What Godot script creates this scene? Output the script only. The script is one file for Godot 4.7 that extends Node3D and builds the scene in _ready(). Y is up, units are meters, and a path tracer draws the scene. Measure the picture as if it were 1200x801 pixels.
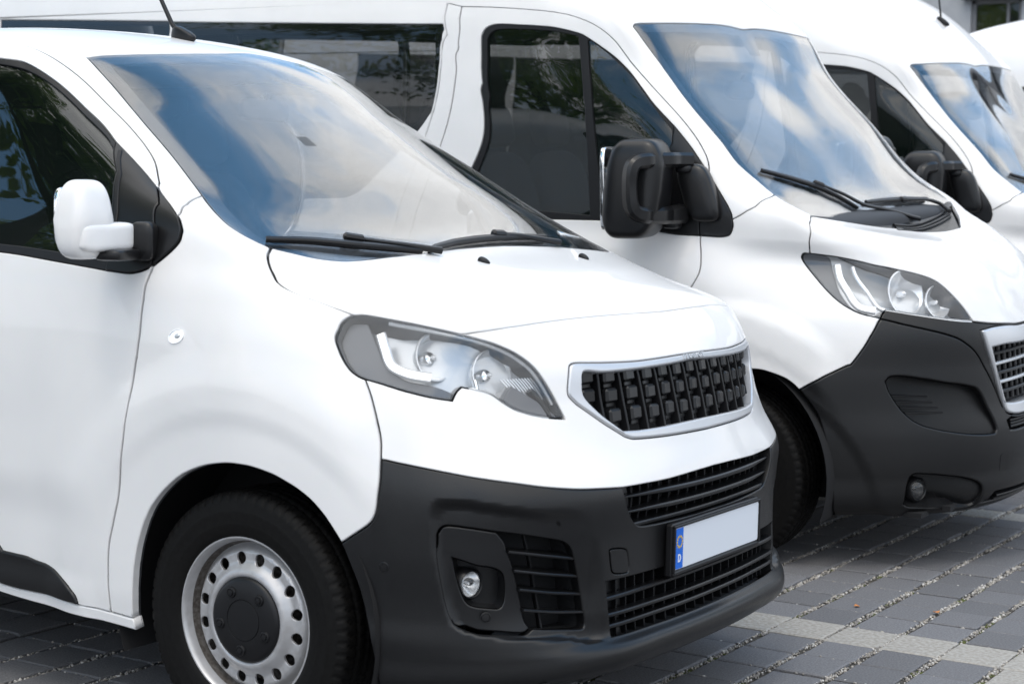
extends Node3D
# Three white vans parked side by side on block paving, seen from the front right corner of the nearest.
# World: x runs forward along the vans, y up, z to the vans' right (towards the camera).

var M := {}
var rng := RandomNumberGenerator.new()

func _ready():
	rng.seed = 7
	set_view()
	make_materials()
	build_paving()
	build_surroundings()
	build_small_van()
	build_large_vans()
	build_small_things()

# ---------------------------------------------------------------- view, sky, sun
func set_view():
	var cam := Camera3D.new()
	cam.name = "camera"
	cam.transform = Transform3D(Basis(Vector3(0.842490, 0.013500, -0.538543), Vector3(-0.054709, 0.996662, -0.060603), Vector3(0.535927, 0.080521, 0.840416)), Vector3(2.915622, 1.412984, 4.207581))
	cam.fov = 22.5985
	cam.near = 0.05
	cam.far = 400.0
	var at := CameraAttributesPhysical.new()
	at.frustum_focus_distance = 5.3
	at.frustum_focal_length = 60.0
	at.exposure_aperture = 4.5
	at.frustum_near = 0.05
	at.frustum_far = 400.0
	cam.attributes = at
	cam.fov = 22.5985
	add_child(cam)
	var sun := DirectionalLight3D.new()
	sun.name = "sun"
	var s := Vector3(0.10, 0.85, 0.42).normalized()
	sun.look_at_from_position(s * 10.0, Vector3.ZERO, Vector3.UP)
	sun.light_energy = 0.24
	sun.light_angular_distance = 12.0
	sun.light_color = Color(1.0, 0.97, 0.92)
	sun.shadow_enabled = true
	add_child(sun)
	var env := Environment.new()
	env.background_mode = Environment.BG_SKY
	env.tonemap_mode = Environment.TONE_MAPPER_LINEAR
	env.tonemap_exposure = 0.79
	env.sdfgi_enabled = true
	env.ssao_enabled = true
	env.ssil_enabled = true
	var sky := Sky.new()
	var pm := PanoramaSkyMaterial.new()
	pm.panorama = ImageTexture.create_from_image(cloudy_sky())
	sky.sky_material = pm
	env.sky = sky
	var we := WorldEnvironment.new()
	we.name = "environment"
	we.environment = env
	add_child(we)

func cloudy_sky() -> Image:
	var w := 1024
	var h := 512
	var im := Image.create(w, h, false, Image.FORMAT_RGBF)
	var n := FastNoiseLite.new()
	n.seed = 8084
	n.noise_type = FastNoiseLite.TYPE_SIMPLEX_SMOOTH
	n.frequency = 0.6
	n.fractal_octaves = 5
	n.fractal_gain = 0.47
	n.domain_warp_enabled = true
	n.domain_warp_amplitude = 0.5
	n.domain_warp_frequency = 0.6
	for j in h:
		var el := (0.5 - (j + 0.5) / h) * PI
		var y := sin(el)
		for i in w:
			if y <= 0.0:
				im.set_pixel(i, j, Color(0.35, 0.36, 0.38))
				continue
			var az := ((i + 0.5) / w - 0.5) * TAU
			var d := Vector3(-sin(az) * cos(el), y, cos(az) * cos(el))
			var k := 1.0 / (y + 0.16)
			var c := n.get_noise_2d(d.x * k + 3.1, d.z * k * 0.75 + 1.7)
			var cover := smoothstep(-0.22, 0.24, c)
			cover = lerpf(cover, 0.75, smoothstep(0.16, 0.0, y))
			var blue := Color(0.40, 0.90, 1.62).lerp(Color(1.0, 1.3, 1.65), pow(1.0 - y, 4.0))
			var thick := smoothstep(0.12, 0.60, c)
			var cl := Color(2.55, 2.55, 2.54).lerp(Color(1.75, 1.77, 1.82), thick)
			var to_sun := maxf(0.0, d.dot(Vector3(0.10, 0.85, 0.42).normalized()))
			cl *= 0.85 + 0.7 * pow(to_sun, 3.0)
			cl = cl.lerp(Color(2.1, 2.1, 2.12), smoothstep(0.3, 0.0, y))
			im.set_pixel(i, j, blue.lerp(cl, cover))
	return im

# ---------------------------------------------------------------- materials
func lin(r: float, g: float, b: float, a := 1.0) -> Color:
	var c := Color(r, g, b).linear_to_srgb()
	c.a = a
	return c

func mat(called: String, c: Color, rough := 0.5, metal := 0.0, spec := 0.5) -> StandardMaterial3D:
	var m := StandardMaterial3D.new()
	m.resource_name = called
	m.albedo_color = c
	m.roughness = rough
	m.metallic = metal
	m.metallic_specular = spec
	M[called] = m
	return m

func noise_tex(freq: float, seed_: int, normal := false, strength := 4.0, octaves := 4, size := 512) -> NoiseTexture2D:
	var n := FastNoiseLite.new()
	n.seed = seed_
	n.frequency = freq
	n.fractal_octaves = octaves
	var t := NoiseTexture2D.new()
	t.width = size
	t.height = size
	t.seamless = true
	t.noise = n
	t.as_normal_map = normal
	t.bump_strength = strength
	return t

func ramp_tex(freq: float, seed_: int, a: Color, b: Color, octaves := 5, size := 512) -> NoiseTexture2D:
	var t := noise_tex(freq, seed_, false, 1.0, octaves, size)
	var g := Gradient.new()
	g.set_color(0, a)
	g.set_color(1, b)
	t.color_ramp = g
	return t

func glass(called: String, tint: Color, alpha: float) -> StandardMaterial3D:
	var m := mat(called, Color(tint.r, tint.g, tint.b, alpha), 0.0)
	m.transparency = BaseMaterial3D.TRANSPARENCY_ALPHA
	return m

func make_materials():
	var p := mat("white_paint", lin(0.83, 0.815, 0.80), 0.34, 0.0, 0.36)
	p.clearcoat_enabled = true
	p.clearcoat = 0.55
	p.clearcoat_roughness = 0.02
	p.albedo_texture = ramp_tex(0.006, 3, Color(0.965, 0.967, 0.97), Color(1, 1, 1), 4)
	p.uv1_triplanar = true
	p.uv1_scale = Vector3(0.6, 0.6, 0.6)
	var b := mat("bumper_plastic", lin(0.018, 0.018, 0.0195), 0.36, 0.0, 0.46)
	var specks := noise_tex(0.16, 8, false, 1.0, 3)
	var sg := Gradient.new()   # dust specks on the moulded plastic
	sg.set_color(0, Color(0.60, 0.60, 0.60))
	sg.set_color(1, Color(1, 1, 1))
	sg.add_point(0.50, Color(0.66, 0.66, 0.66))
	sg.add_point(0.74, Color(0.64, 0.64, 0.64))
	sg.add_point(0.80, Color(1, 0.98, 0.95))
	specks.color_ramp = sg
	b.albedo_texture = specks
	b.normal_enabled = true
	b.normal_texture = noise_tex(0.12, 5, true, 2.5, 3)
	b.normal_scale = 0.32
	b.roughness_texture = ramp_tex(0.01, 9, Color(0.8, 0.8, 0.8), Color(1, 1, 1))
	b.uv1_triplanar = true
	b.uv1_scale = Vector3(6, 6, 6)
	var b2 := mat("bumper_plastic_fine", lin(0.0065, 0.0065, 0.0072), 0.32, 0.0, 0.46)
	b2.uv1_triplanar = true
	mat("gloss_black", lin(0.012, 0.012, 0.014), 0.12)
	mat("satin_black", lin(0.008, 0.008, 0.009), 0.38, 0.0, 0.4)
	mat("dark_void", lin(0.006, 0.006, 0.007), 0.8)
	mat("rubber_seal", lin(0.008, 0.008, 0.009), 0.5, 0.0, 0.4)
	mat("cabin_dark", lin(0.035, 0.037, 0.042), 0.7)
	mat("cabin_grey", lin(0.16, 0.165, 0.175), 0.8)
	mat("cabin_light", lin(0.42, 0.42, 0.42), 0.85)
	mat("seat_cloth", lin(0.03, 0.033, 0.04), 0.9)
	mat("headliner", lin(0.38, 0.38, 0.37), 0.9)
	mat("chrome", lin(0.86, 0.87, 0.88), 0.06, 1.0)
	mat("lamp_silver", lin(0.88, 0.89, 0.90), 0.2, 0.55)
	mat("lamp_dark", lin(0.10, 0.105, 0.115), 0.35, 0.15)
	mat("lamp_grey", lin(0.62, 0.64, 0.66), 0.25, 0.4)
	mat("grille_silver", lin(0.60, 0.61, 0.63), 0.33, 0.55)
	mat("plate_white", lin(0.70, 0.73, 0.78), 0.35)
	mat("plate_blue", lin(0.0, 0.13, 0.62), 0.35)
	mat("star_yellow", lin(0.75, 0.5, 0.02), 0.4)
	mat("white_print", lin(0.8, 0.8, 0.8), 0.5)
	mat("orange_bulb", lin(0.85, 0.2, 0.02), 0.25)
	var st := mat("wheel_steel", lin(0.52, 0.52, 0.53), 0.36, 0.45)
	st.albedo_texture = ramp_tex(0.02, 21, Color(0.88, 0.87, 0.86), Color(1, 1, 1))
	st.uv1_triplanar = true
	st.uv1_scale = Vector3(3, 3, 3)
	var brl := mat("wheel_barrel", lin(0.27, 0.26, 0.25), 0.5, 0.6)
	brl.albedo_texture = ramp_tex(0.03, 22, Color(0.45, 0.4, 0.36), Color(1, 1, 1))
	brl.uv1_triplanar = true
	brl.uv1_scale = Vector3(4, 4, 4)
	var ty := mat("tyre_rubber", lin(0.0065, 0.0062, 0.006), 0.62, 0.0, 0.28)
	ty.albedo_texture = ramp_tex(0.02, 23, Color(0.75, 0.72, 0.7), Color(1, 1, 1))
	ty.normal_enabled = true
	ty.normal_texture = noise_tex(0.2, 24, true, 3.0, 2)
	ty.normal_scale = 0.25
	ty.uv1_triplanar = true
	ty.uv1_scale = Vector3(5, 5, 5)
	glass("windscreen_glass", lin(0.02, 0.035, 0.04), 0.05)
	glass("window_glass", lin(0.005, 0.009, 0.007), 0.42)
	glass("dark_glass", lin(0.006, 0.008, 0.008), 0.55)
	glass("lens_clear", lin(0.6, 0.62, 0.65), 0.03)
	var dk := mat("frit_band", lin(0.010, 0.012, 0.018), 0.35)
	dk.metallic_specular = 0.5
	# ground
	for k in 3:
		var a: float = [0.205, 0.18, 0.225][k]
		var pv := mat("paver_dark_%s" % ["mid", "deep", "pale"][k], lin(a, a * 0.995, a * 1.03), 0.88)
		pv.albedo_texture = ramp_tex(0.09, 31 + k, Color(0.72, 0.72, 0.73), Color(1, 1, 1), 6)
		pv.normal_enabled = true
		pv.normal_texture = noise_tex(0.22, 35 + k, true, 6.0, 4)
		pv.normal_scale = 0.55
		pv.uv1_triplanar = true
		pv.uv1_world_triplanar = true
		pv.uv1_scale = Vector3(2.3, 2.3, 2.3)
		pv.uv1_offset = Vector3(0.31 * k, 0.17 * k, 0.23 * k)
	var pl := mat("paver_light", lin(0.44, 0.42, 0.39), 0.9)
	pl.albedo_texture = ramp_tex(0.05, 41, Color(0.76, 0.75, 0.73), Color(1, 1, 1), 6)
	pl.normal_enabled = true
	pl.normal_texture = noise_tex(0.22, 42, true, 6.0, 4)
	pl.normal_scale = 0.5
	pl.uv1_triplanar = true
	pl.uv1_world_triplanar = true
	pl.uv1_scale = Vector3(2, 2, 2)
	var gr := mat("joint_grit", lin(0.21, 0.195, 0.17), 0.95)
	gr.albedo_texture = ramp_tex(0.3, 51, Color(0.35, 0.33, 0.30), Color(1, 1, 1), 3)
	gr.normal_enabled = true
	gr.normal_texture = noise_tex(0.3, 52, true, 10.0, 3)
	gr.uv1_triplanar = true
	gr.uv1_world_triplanar = true
	gr.uv1_scale = Vector3(3, 3, 3)
	for k in 3:
		var c: Color = [lin(0.36, 0.33, 0.29), lin(0.22, 0.205, 0.19), lin(0.52, 0.50, 0.47)][k]
		mat("pebble_%s" % ["buff", "grey", "pale"][k], c, 0.9)
	mat("moss", lin(0.075, 0.085, 0.02), 0.95)
	var br := mat("bark", lin(0.10, 0.085, 0.07), 0.95)
	br.albedo_texture = ramp_tex(0.05, 61, Color(0.4, 0.4, 0.4), Color(1, 1, 1), 4)
	br.uv1_triplanar = true
	for k in 3:
		var lf := mat("leaf_%s" % ["mid", "dark", "bright"][k], [lin(0.045, 0.085, 0.018), lin(0.028, 0.058, 0.014), lin(0.075, 0.12, 0.025)][k], 0.5)
		lf.cull_mode = BaseMaterial3D.CULL_DISABLED
		lf.backlight_enabled = true
		lf.backlight = Color(0.5, 0.6, 0.2)
	var wl := mat("facade_panel", lin(0.42, 0.43, 0.45), 0.7)
	wl.albedo_texture = ramp_tex(0.01, 71, Color(0.93, 0.93, 0.94), Color(1, 1, 1))
	wl.uv1_triplanar = true
	mat("facade_trim", lin(0.20, 0.20, 0.21), 0.6)
	mat("roof_grey", lin(0.07, 0.07, 0.075), 0.8)
	mat("blind_green", lin(0.30, 0.34, 0.14), 0.8)
	mat("dry_leaf", lin(0.50, 0.20, 0.06), 0.8)

# ---------------------------------------------------------------- scene tree helpers
var taken := {}
func numbered(called: String) -> String:
	taken[called] = taken.get(called, -1) + 1
	return called if taken[called] == 0 else "%s_%03d" % [called, taken[called]]

func part(parent: Node, called: String, mesh: Mesh, material, at := Transform3D()) -> MeshInstance3D:
	var o := MeshInstance3D.new()
	o.name = called
	o.mesh = mesh
	o.material_override = M[material] if material is String else material
	o.transform = at
	parent.add_child(o, true)
	return o

func base(called: String, label: String, category: String, at := Vector3.ZERO, group := "") -> Node3D:
	var o := Node3D.new()
	o.name = numbered(called)
	o.position = at
	tag(o, label, category, group)
	add_child(o)
	return o

func tag(o: Node, label: String, category: String, group := ""):
	o.set_meta("label", label)
	o.set_meta("category", category)
	if group:
		o.set_meta("group", group)

# ---------------------------------------------------------------- mesh building
class MB:
	var v := PackedVector3Array()
	var n := PackedVector3Array()
	var ix := PackedInt32Array()
	func vert(p: Vector3, q: Vector3) -> int:
		v.append(p)
		n.append(q)
		return v.size() - 1
	func tri(a: int, b: int, c: int):   # wound so that the side its normals point to is the front
		var g := (v[b] - v[a]).cross(v[c] - v[a])
		if g.dot(n[a] + n[b] + n[c]) > 0.0:
			ix.append(a); ix.append(c); ix.append(b)
		else:
			ix.append(a); ix.append(b); ix.append(c)
	func quad(a: int, b: int, c: int, d: int):
		tri(a, b, c)
		tri(a, c, d)
	func flat(a: Vector3, b: Vector3, c: Vector3, d: Vector3, out: Vector3):
		var q := (b - a).cross(c - a).normalized()
		if q.dot(out) < 0.0:
			q = -q
		quad(vert(a, q), vert(b, q), vert(c, q), vert(d, q))
	func add(o: MB, t := Transform3D()):
		var f := v.size()
		for i in o.v.size():
			v.append(t * o.v[i])
			n.append((t.basis * o.n[i]).normalized())
		for i in o.ix:
			ix.append(i + f)
	func mesh() -> ArrayMesh:
		var a := []
		a.resize(Mesh.ARRAY_MAX)
		a[Mesh.ARRAY_VERTEX] = v
		a[Mesh.ARRAY_NORMAL] = n
		a[Mesh.ARRAY_INDEX] = ix
		var m := ArrayMesh.new()
		if v.size() and ix.size():
			m.add_surface_from_arrays(Mesh.PRIMITIVE_TRIANGLES, a)
		return m

func box(b: MB, c: Vector3, s: Vector3, bevel := 0.0, basis := Basis()):
	# a box with chamfered edges
	var h := s * 0.5
	var k := minf(bevel, minf(h.x, minf(h.y, h.z)) * 0.9)
	var ax := [Vector3.RIGHT, Vector3.UP, Vector3.BACK]
	for i in 3:
		for sg in [-1.0, 1.0]:
			var q: Vector3 = ax[i] * sg
			var e1: Vector3 = ax[(i + 1) % 3]
			var e2: Vector3 = ax[(i + 2) % 3]
			var a := h[i]
			var p1 := h[(i + 1) % 3] - k
			var p2 := h[(i + 2) % 3] - k
			b.flat(c + basis * (q * a + e1 * p1 + e2 * p2), c + basis * (q * a - e1 * p1 + e2 * p2), c + basis * (q * a - e1 * p1 - e2 * p2), c + basis * (q * a + e1 * p1 - e2 * p2), basis * q)
	if k <= 0.0:
		return
	for i in 3:
		var e0: Vector3 = ax[i]
		var e1: Vector3 = ax[(i + 1) % 3]
		var e2: Vector3 = ax[(i + 2) % 3]
		var l := h[i] - k
		for s1 in [-1.0, 1.0]:
			for s2 in [-1.0, 1.0]:
				var pa: Vector3 = e1 * s1 * h[(i + 1) % 3] + e2 * s2 * (h[(i + 2) % 3] - k)
				var pb: Vector3 = e1 * s1 * (h[(i + 1) % 3] - k) + e2 * s2 * h[(i + 2) % 3]
				b.flat(c + basis * (pa + e0 * l), c + basis * (pb + e0 * l), c + basis * (pb - e0 * l), c + basis * (pa - e0 * l), basis * (e1 * s1 + e2 * s2))
	for sx in [-1.0, 1.0]:
		for sy in [-1.0, 1.0]:
			for sz in [-1.0, 1.0]:
				var s3 := Vector3(sx, sy, sz)
				var q: Vector3 = basis * s3.normalized()
				b.tri(b.vert(c + basis * (s3 * (h - Vector3(0, k, k))), q), b.vert(c + basis * (s3 * (h - Vector3(k, 0, k))), q), b.vert(c + basis * (s3 * (h - Vector3(k, k, 0))), q))

func grid(b: MB, f: Callable, nu: int, nv: int, closed := false, inside := Vector3.INF):
	# a smooth sheet f(u, v), u and v from 0 to 1; normals point away from «inside» if it is given
	var ps := []
	for j in nv + 1:
		var row := PackedVector3Array()
		for i in nu + 1:
			row.append(f.call(float(i) / nu, float(j) / nv))
		ps.append(row)
	var first := b.v.size()
	for j in nv + 1:
		for i in nu + 1:
			var i0 := i - 1
			var i1 := i + 1
			if closed:
				i0 = (i - 1 + nu) % nu
				i1 = (i + 1) % nu
			else:
				i0 = maxi(i0, 0)
				i1 = mini(i1, nu)
			var j0 := maxi(j - 1, 0)
			var j1 := mini(j + 1, nv)
			var du: Vector3 = ps[j][i1] - ps[j][i0]
			if du.length() < 1e-7:
				var jj := clampi(j, 1, nv - 1)
				du = ps[jj][i1] - ps[jj][i0]
			var dv: Vector3 = ps[j1][i] - ps[j0][i]
			var q := du.cross(dv).normalized()
			if inside != Vector3.INF and q.dot(ps[j][i] - inside) < 0.0:
				q = -q
			b.vert(ps[j][i], q)
	for j in nv:
		for i in nu:
			var a := first + j * (nu + 1) + i
			b.quad(a, a + 1, a + nu + 2, a + nu + 1)

func spow(x: float, e: float) -> float:
	return signf(x) * pow(absf(x), e)

func blob(b: MB, c: Vector3, h: Vector3, e1 := 0.4, e2 := 0.4, basis := Basis(), bend = null, nu := 40, nv := 24):
	# a rounded block (superquadric); bend shapes it further in its own axes
	var f := func(u: float, v: float) -> Vector3:
		var th := (v - 0.5) * PI
		var ph := u * TAU
		var q := Vector3(h.x * spow(cos(th), e1) * spow(cos(ph), e2), h.y * spow(sin(th), e1), h.z * spow(cos(th), e1) * spow(sin(ph), e2))
		if bend != null:
			q = bend.call(q)
		return c + basis * q
	grid(b, f, nu, nv, true, c)

func lathe(b: MB, prof: Array, segs := 48, t := Transform3D(), a0 := 0.0, a1 := TAU):
	# profile points Vector2(radius, along the axis z)
	var ns := []
	for i in prof.size() - 1:
		var d: Vector2 = prof[i + 1] - prof[i]
		ns.append(Vector2(d.y, -d.x).normalized())
	for i in prof.size() - 1:
		var na: Vector2 = ns[i]
		var nb: Vector2 = ns[i]
		if i > 0 and ns[i].dot(ns[i - 1]) > 0.72:
			na = (ns[i] + ns[i - 1]).normalized()
		if i + 2 < prof.size() and ns[i].dot(ns[i + 1]) > 0.72:
			nb = (ns[i] + ns[i + 1]).normalized()
		var last := []
		for k in segs + 1:
			var a := a0 + (a1 - a0) * k / segs
			var cs := Vector2(cos(a), sin(a))
			var p: Vector2 = prof[i]
			var q: Vector2 = prof[i + 1]
			var now := [b.vert(t * Vector3(p.x * cs.x, p.x * cs.y, p.y), t.basis * Vector3(na.x * cs.x, na.x * cs.y, na.y)), b.vert(t * Vector3(q.x * cs.x, q.x * cs.y, q.y), t.basis * Vector3(nb.x * cs.x, nb.x * cs.y, nb.y))]
			if k:
				b.quad(last[0], now[0], now[1], last[1])
			last = now

func tube(b: MB, pts: Array, radii: Array, segs := 10):
	# a round bar along points, its radius interpolated; ends closed
	var n := pts.size()
	var up := Vector3.UP
	var rings := []
	for i in n:
		var t: Vector3 = (pts[mini(i + 1, n - 1)] - pts[maxi(i - 1, 0)]).normalized()
		if absf(t.dot(up)) > 0.95:
			up = Vector3.RIGHT
		var x := up.cross(t).normalized()
		var y := t.cross(x)
		up = y
		var r: float = radii[mini(i, radii.size() - 1)]
		var ring := []
		for k in segs:
			var a := TAU * k / segs
			var q := x * cos(a) + y * sin(a)
			ring.append(b.vert(pts[i] + q * r, q))
		rings.append(ring)
	for i in n - 1:
		for k in segs:
			b.quad(rings[i][k], rings[i][(k + 1) % segs], rings[i + 1][(k + 1) % segs], rings[i + 1][k])
	for e in [0, n - 1]:
		var q: Vector3 = (pts[0] - pts[1] if e == 0 else pts[n - 1] - pts[n - 2]).normalized()
		var c := b.vert(pts[e], q)
		var ring := []
		for k in segs:
			ring.append(b.vert(b.v[rings[e][k]], q))
		for k in segs:
			b.tri(c, ring[k], ring[(k + 1) % segs])

func sweep(b: MB, pts: Array, ups: Array, w: Array, d: Array, bevel := 0.25):
	# a flat bar: width w across, depth d along «up», chamfered; widths interpolated along the path
	var n := pts.size()
	var sec := []
	for s in [[1, -1], [1, 1], [-1, 1], [-1, -1]]:
		sec.append(Vector2(s[0], s[1]))
	var rings := []
	var axes := []
	for i in n:
		var t: Vector3 = (pts[mini(i + 1, n - 1)] - pts[maxi(i - 1, 0)]).normalized()
		var up: Vector3 = ups[mini(i, ups.size() - 1)]
		var x := t.cross(up).normalized()
		up = x.cross(t).normalized()
		axes.append([x, up, t])
		var f := float(i) / maxf(1.0, n - 1.0) * (w.size() - 1)
		var k := mini(int(f), w.size() - 2) if w.size() > 1 else 0
		var ww: float = w[0] if w.size() == 1 else lerpf(w[k], w[k + 1], f - k)
		f = float(i) / maxf(1.0, n - 1.0) * (d.size() - 1)
		k = mini(int(f), d.size() - 2) if d.size() > 1 else 0
		var dd: float = d[0] if d.size() == 1 else lerpf(d[k], d[k + 1], f - k)
		var c := minf(ww, dd) * bevel
		var hw := ww * 0.5
		var hd := dd * 0.5
		rings.append([pts[i] + x * hw + up * (-hd + c), pts[i] + x * hw + up * (hd - c), pts[i] + x * (hw - c) + up * hd, pts[i] - x * (hw - c) + up * hd, pts[i] - x * hw + up * (hd - c), pts[i] - x * hw - up * (hd - c), pts[i] - x * (hw - c) - up * hd, pts[i] + x * (hw - c) - up * hd])
	var nn := [Vector2(1, 0), Vector2(1, 1), Vector2(0, 1), Vector2(-1, 1), Vector2(-1, 0), Vector2(-1, -1), Vector2(0, -1), Vector2(1, -1)]
	for k in 8:
		var k2 := (k + 1) % 8
		var last := []
		for i in n:
			var q: Vector3 = (axes[i][0] * nn[k].x + axes[i][1] * nn[k].y).normalized()
			var now := [b.vert(rings[i][k], q), b.vert(rings[i][k2], q)]
			if i:
				b.quad(last[0], now[0], now[1], last[1])
			last = now
	for e in [0, n - 1]:
		var q: Vector3 = -axes[0][2] if e == 0 else axes[n - 1][2]
		var c := b.vert(pts[e], q)
		var ids := []
		for k in 8:
			ids.append(b.vert(rings[e][k], q))
		for k in 8:
			b.tri(c, ids[k], ids[(k + 1) % 8])

# ---------------------------------------------------------------- body surfaces
# A body is a smooth sheet through rows of points that run from the middle of the nose round the corner and along
# the right side; u counts along a row (negative: left side), v counts rows from sill to roof.
class BodySkin:
	var P := []
	var T := []
	var U := PackedFloat32Array()
	var V := PackedFloat32Array()
	var nu := 0
	var nv := 0
	var relief = null
	func row(a: Array):
		var r := PackedVector3Array()
		for i in range(0, a.size(), 3):
			r.append(Vector3(a[i], a[i + 1], a[i + 2]))
		P.append(r)
	func finish():
		nv = P.size()
		nu = P[0].size()
		U.append(0.0)
		for i in nu - 1:
			var s := 0.0
			for j in 14:
				s += P[j][i].distance_to(P[j][i + 1])
			U.append(U[i] + s / 14.0)
		V.append(0.0)
		for j in nv - 1:
			var s := 0.0
			for i in 9:
				s += P[j][i].distance_to(P[j + 1][i])
			V.append(V[j] + s / 9.0)
		for j in nv:
			var r := PackedVector3Array()
			for i in nu:
				if i == 0:
					r.append(Vector3(0, 0, (P[j][1].z - P[j][0].z) / U[1]))
				elif i == nu - 1:
					r.append((P[j][i] - P[j][i - 1]) / (U[i] - U[i - 1]))
				else:
					var h0 := U[i] - U[i - 1]
					var h1 := U[i + 1] - U[i]
					r.append(((P[j][i] - P[j][i - 1]) / h0 * h1 + (P[j][i + 1] - P[j][i]) / h1 * h0) / (h0 + h1))
			T.append(r)
	func bare(u0: float, v: float) -> Vector3:
		var u := absf(u0)
		var i := clampi(int(u), 0, nu - 2)
		var t := u - i
		var h := U[i + 1] - U[i]
		var t2 := t * t
		var t3 := t2 * t
		var b := 3.0 * t2 - 2.0 * t3
		var a := 1.0 - b
		var c := (t3 - 2.0 * t2 + t) * h
		var d := (t3 - t2) * h
		var j := clampi(int(v), 0, nv - 2)
		var w := v - j
		var H := V[j + 1] - V[j]
		var R1: PackedVector3Array = P[j]
		var R2: PackedVector3Array = P[j + 1]
		var S1: PackedVector3Array = T[j]
		var S2: PackedVector3Array = T[j + 1]
		var p1 := R1[i] * a + R1[i + 1] * b + S1[i] * c + S1[i + 1] * d
		var p2 := R2[i] * a + R2[i + 1] * b + S2[i] * c + S2[i + 1] * d
		var d1 := (p2 - p1) / H
		var m1 := d1
		var m2 := d1
		if j > 0:
			var R0: PackedVector3Array = P[j - 1]
			var S0: PackedVector3Array = T[j - 1]
			var p0 := R0[i] * a + R0[i + 1] * b + S0[i] * c + S0[i + 1] * d
			var h0 := V[j] - V[j - 1]
			m1 = ((p1 - p0) / h0 * H + d1 * h0) / (h0 + H)
		if j + 2 < nv:
			var R3: PackedVector3Array = P[j + 2]
			var S3: PackedVector3Array = T[j + 2]
			var p3 := R3[i] * a + R3[i + 1] * b + S3[i] * c + S3[i + 1] * d
			var h2 := V[j + 2] - V[j + 1]
			m2 = (d1 * h2 + (p3 - p2) / h2 * H) / (H + h2)
		var w2 := w * w
		var w3 := w2 * w
		var q := p1 * (1.0 - 3.0 * w2 + 2.0 * w3) + p2 * (3.0 * w2 - 2.0 * w3) + m1 * ((w3 - 2.0 * w2 + w) * H) + m2 * ((w3 - w2) * H)
		if u0 < 0.0:
			q.z = -q.z
		return q
	func nb(u: float, v: float) -> Vector3:   # normal of the bare sheet
		var e := 0.004
		var v0 := clampf(v, e, nv - 1.0 - e)
		return (bare(u, v0 + e) - bare(u, v0 - e)).cross(bare(u + e, v0) - bare(u - e, v0)).normalized()
	func at(u: float, v: float) -> Vector3:
		var p := bare(u, v)
		if relief != null:
			var k: float = relief.call(u, v, p)
			if k != 0.0:
				p += nb(u, v) * k
		return p
	func normal(u: float, v: float) -> Vector3:
		var e := 0.012
		var v0 := clampf(v, e, nv - 1.0 - e)
		return (at(u, v0 + e) - at(u, v0 - e)).cross(at(u + e, v0) - at(u - e, v0)).normalized()
	func scale_u(u: float, v: float) -> float:
		return maxf(0.02, bare(u + 0.01, v).distance_to(bare(u - 0.01, v)) / 0.02)
	func scale_v(u: float, v: float) -> float:
		var v0 := clampf(v, 0.011, nv - 1.011)
		return maxf(0.02, bare(u, v0 + 0.01).distance_to(bare(u, v0 - 0.01)) / 0.02)

func smooth(a: PackedFloat32Array, per := 4) -> PackedVector2Array:
	# a smooth run through points given as u, v, u, v ...
	var p := PackedVector2Array()
	for i in range(0, a.size(), 2):
		p.append(Vector2(a[i], a[i + 1]))
	if p.size() < 3:
		return p
	var out := PackedVector2Array([p[0]])
	for i in p.size() - 1:
		var p0 := p[maxi(i - 1, 0)]
		var p1 := p[i]
		var p2 := p[i + 1]
		var p3 := p[mini(i + 2, p.size() - 1)]
		for k in range(1, per + 1):
			var t := float(k) / per
			# tangents limited by chord lengths
			var l := p1.distance_to(p2)
			var m1 := (p2 - p0) / maxf(1e-6, p1.distance_to(p0) + l) * l
			var m2 := (p3 - p1) / maxf(1e-6, p2.distance_to(p3) + l) * l
			out.append(p1 * (2 * t * t * t - 3 * t * t + 1) + p2 * (3 * t * t - 2 * t * t * t) + m1 * (t * t * t - 2 * t * t + t) + m2 * (t * t * t - t * t))
	return out

func rev(a: PackedVector2Array) -> PackedVector2Array:
	var b := a.duplicate()
	b.reverse()
	return b

func mirror(a: PackedVector2Array) -> PackedVector2Array:
	var b := PackedVector2Array()
	for p in a:
		b.append(Vector2(-p.x, p.y))
	b.reverse()
	return b

func path(runs: Array) -> PackedVector2Array:
	var out := PackedVector2Array()
	for r in runs:
		for p in r:
			if out.is_empty() or out[out.size() - 1].distance_to(p) > 1e-4:
				out.append(p)
	if out.size() > 2 and out[0].distance_to(out[out.size() - 1]) < 1e-4:
		out.remove_at(out.size() - 1)
	return out

func both(runs: Array) -> PackedVector2Array:
	# a half outline from the middle round the right and back to the middle, completed by its mirror image
	var a := path(runs)
	return path([a, mirror(a)])

func uv(u: float, v: float) -> PackedVector2Array:
	return PackedVector2Array([Vector2(u, v)])

func area(p: PackedVector2Array) -> float:
	var s := 0.0
	for i in p.size():
		s += p[i].cross(p[(i + 1) % p.size()])
	return s * 0.5

func fine(S: BodySkin, p: PackedVector2Array, l: float) -> PackedVector2Array:
	var out := PackedVector2Array()
	for i in p.size():
		var a := p[i]
		var b := p[(i + 1) % p.size()]
		var m := (a + b) * 0.5
		var d := Vector2((b.x - a.x) * S.scale_u(m.x, m.y), (b.y - a.y) * S.scale_v(m.x, m.y)).length()
		if d < 0.0006 and i:
			continue
		var k := maxi(1, int(ceil(d / l)))
		for j in k:
			out.append(a.lerp(b, float(j) / k))
	return out

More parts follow.
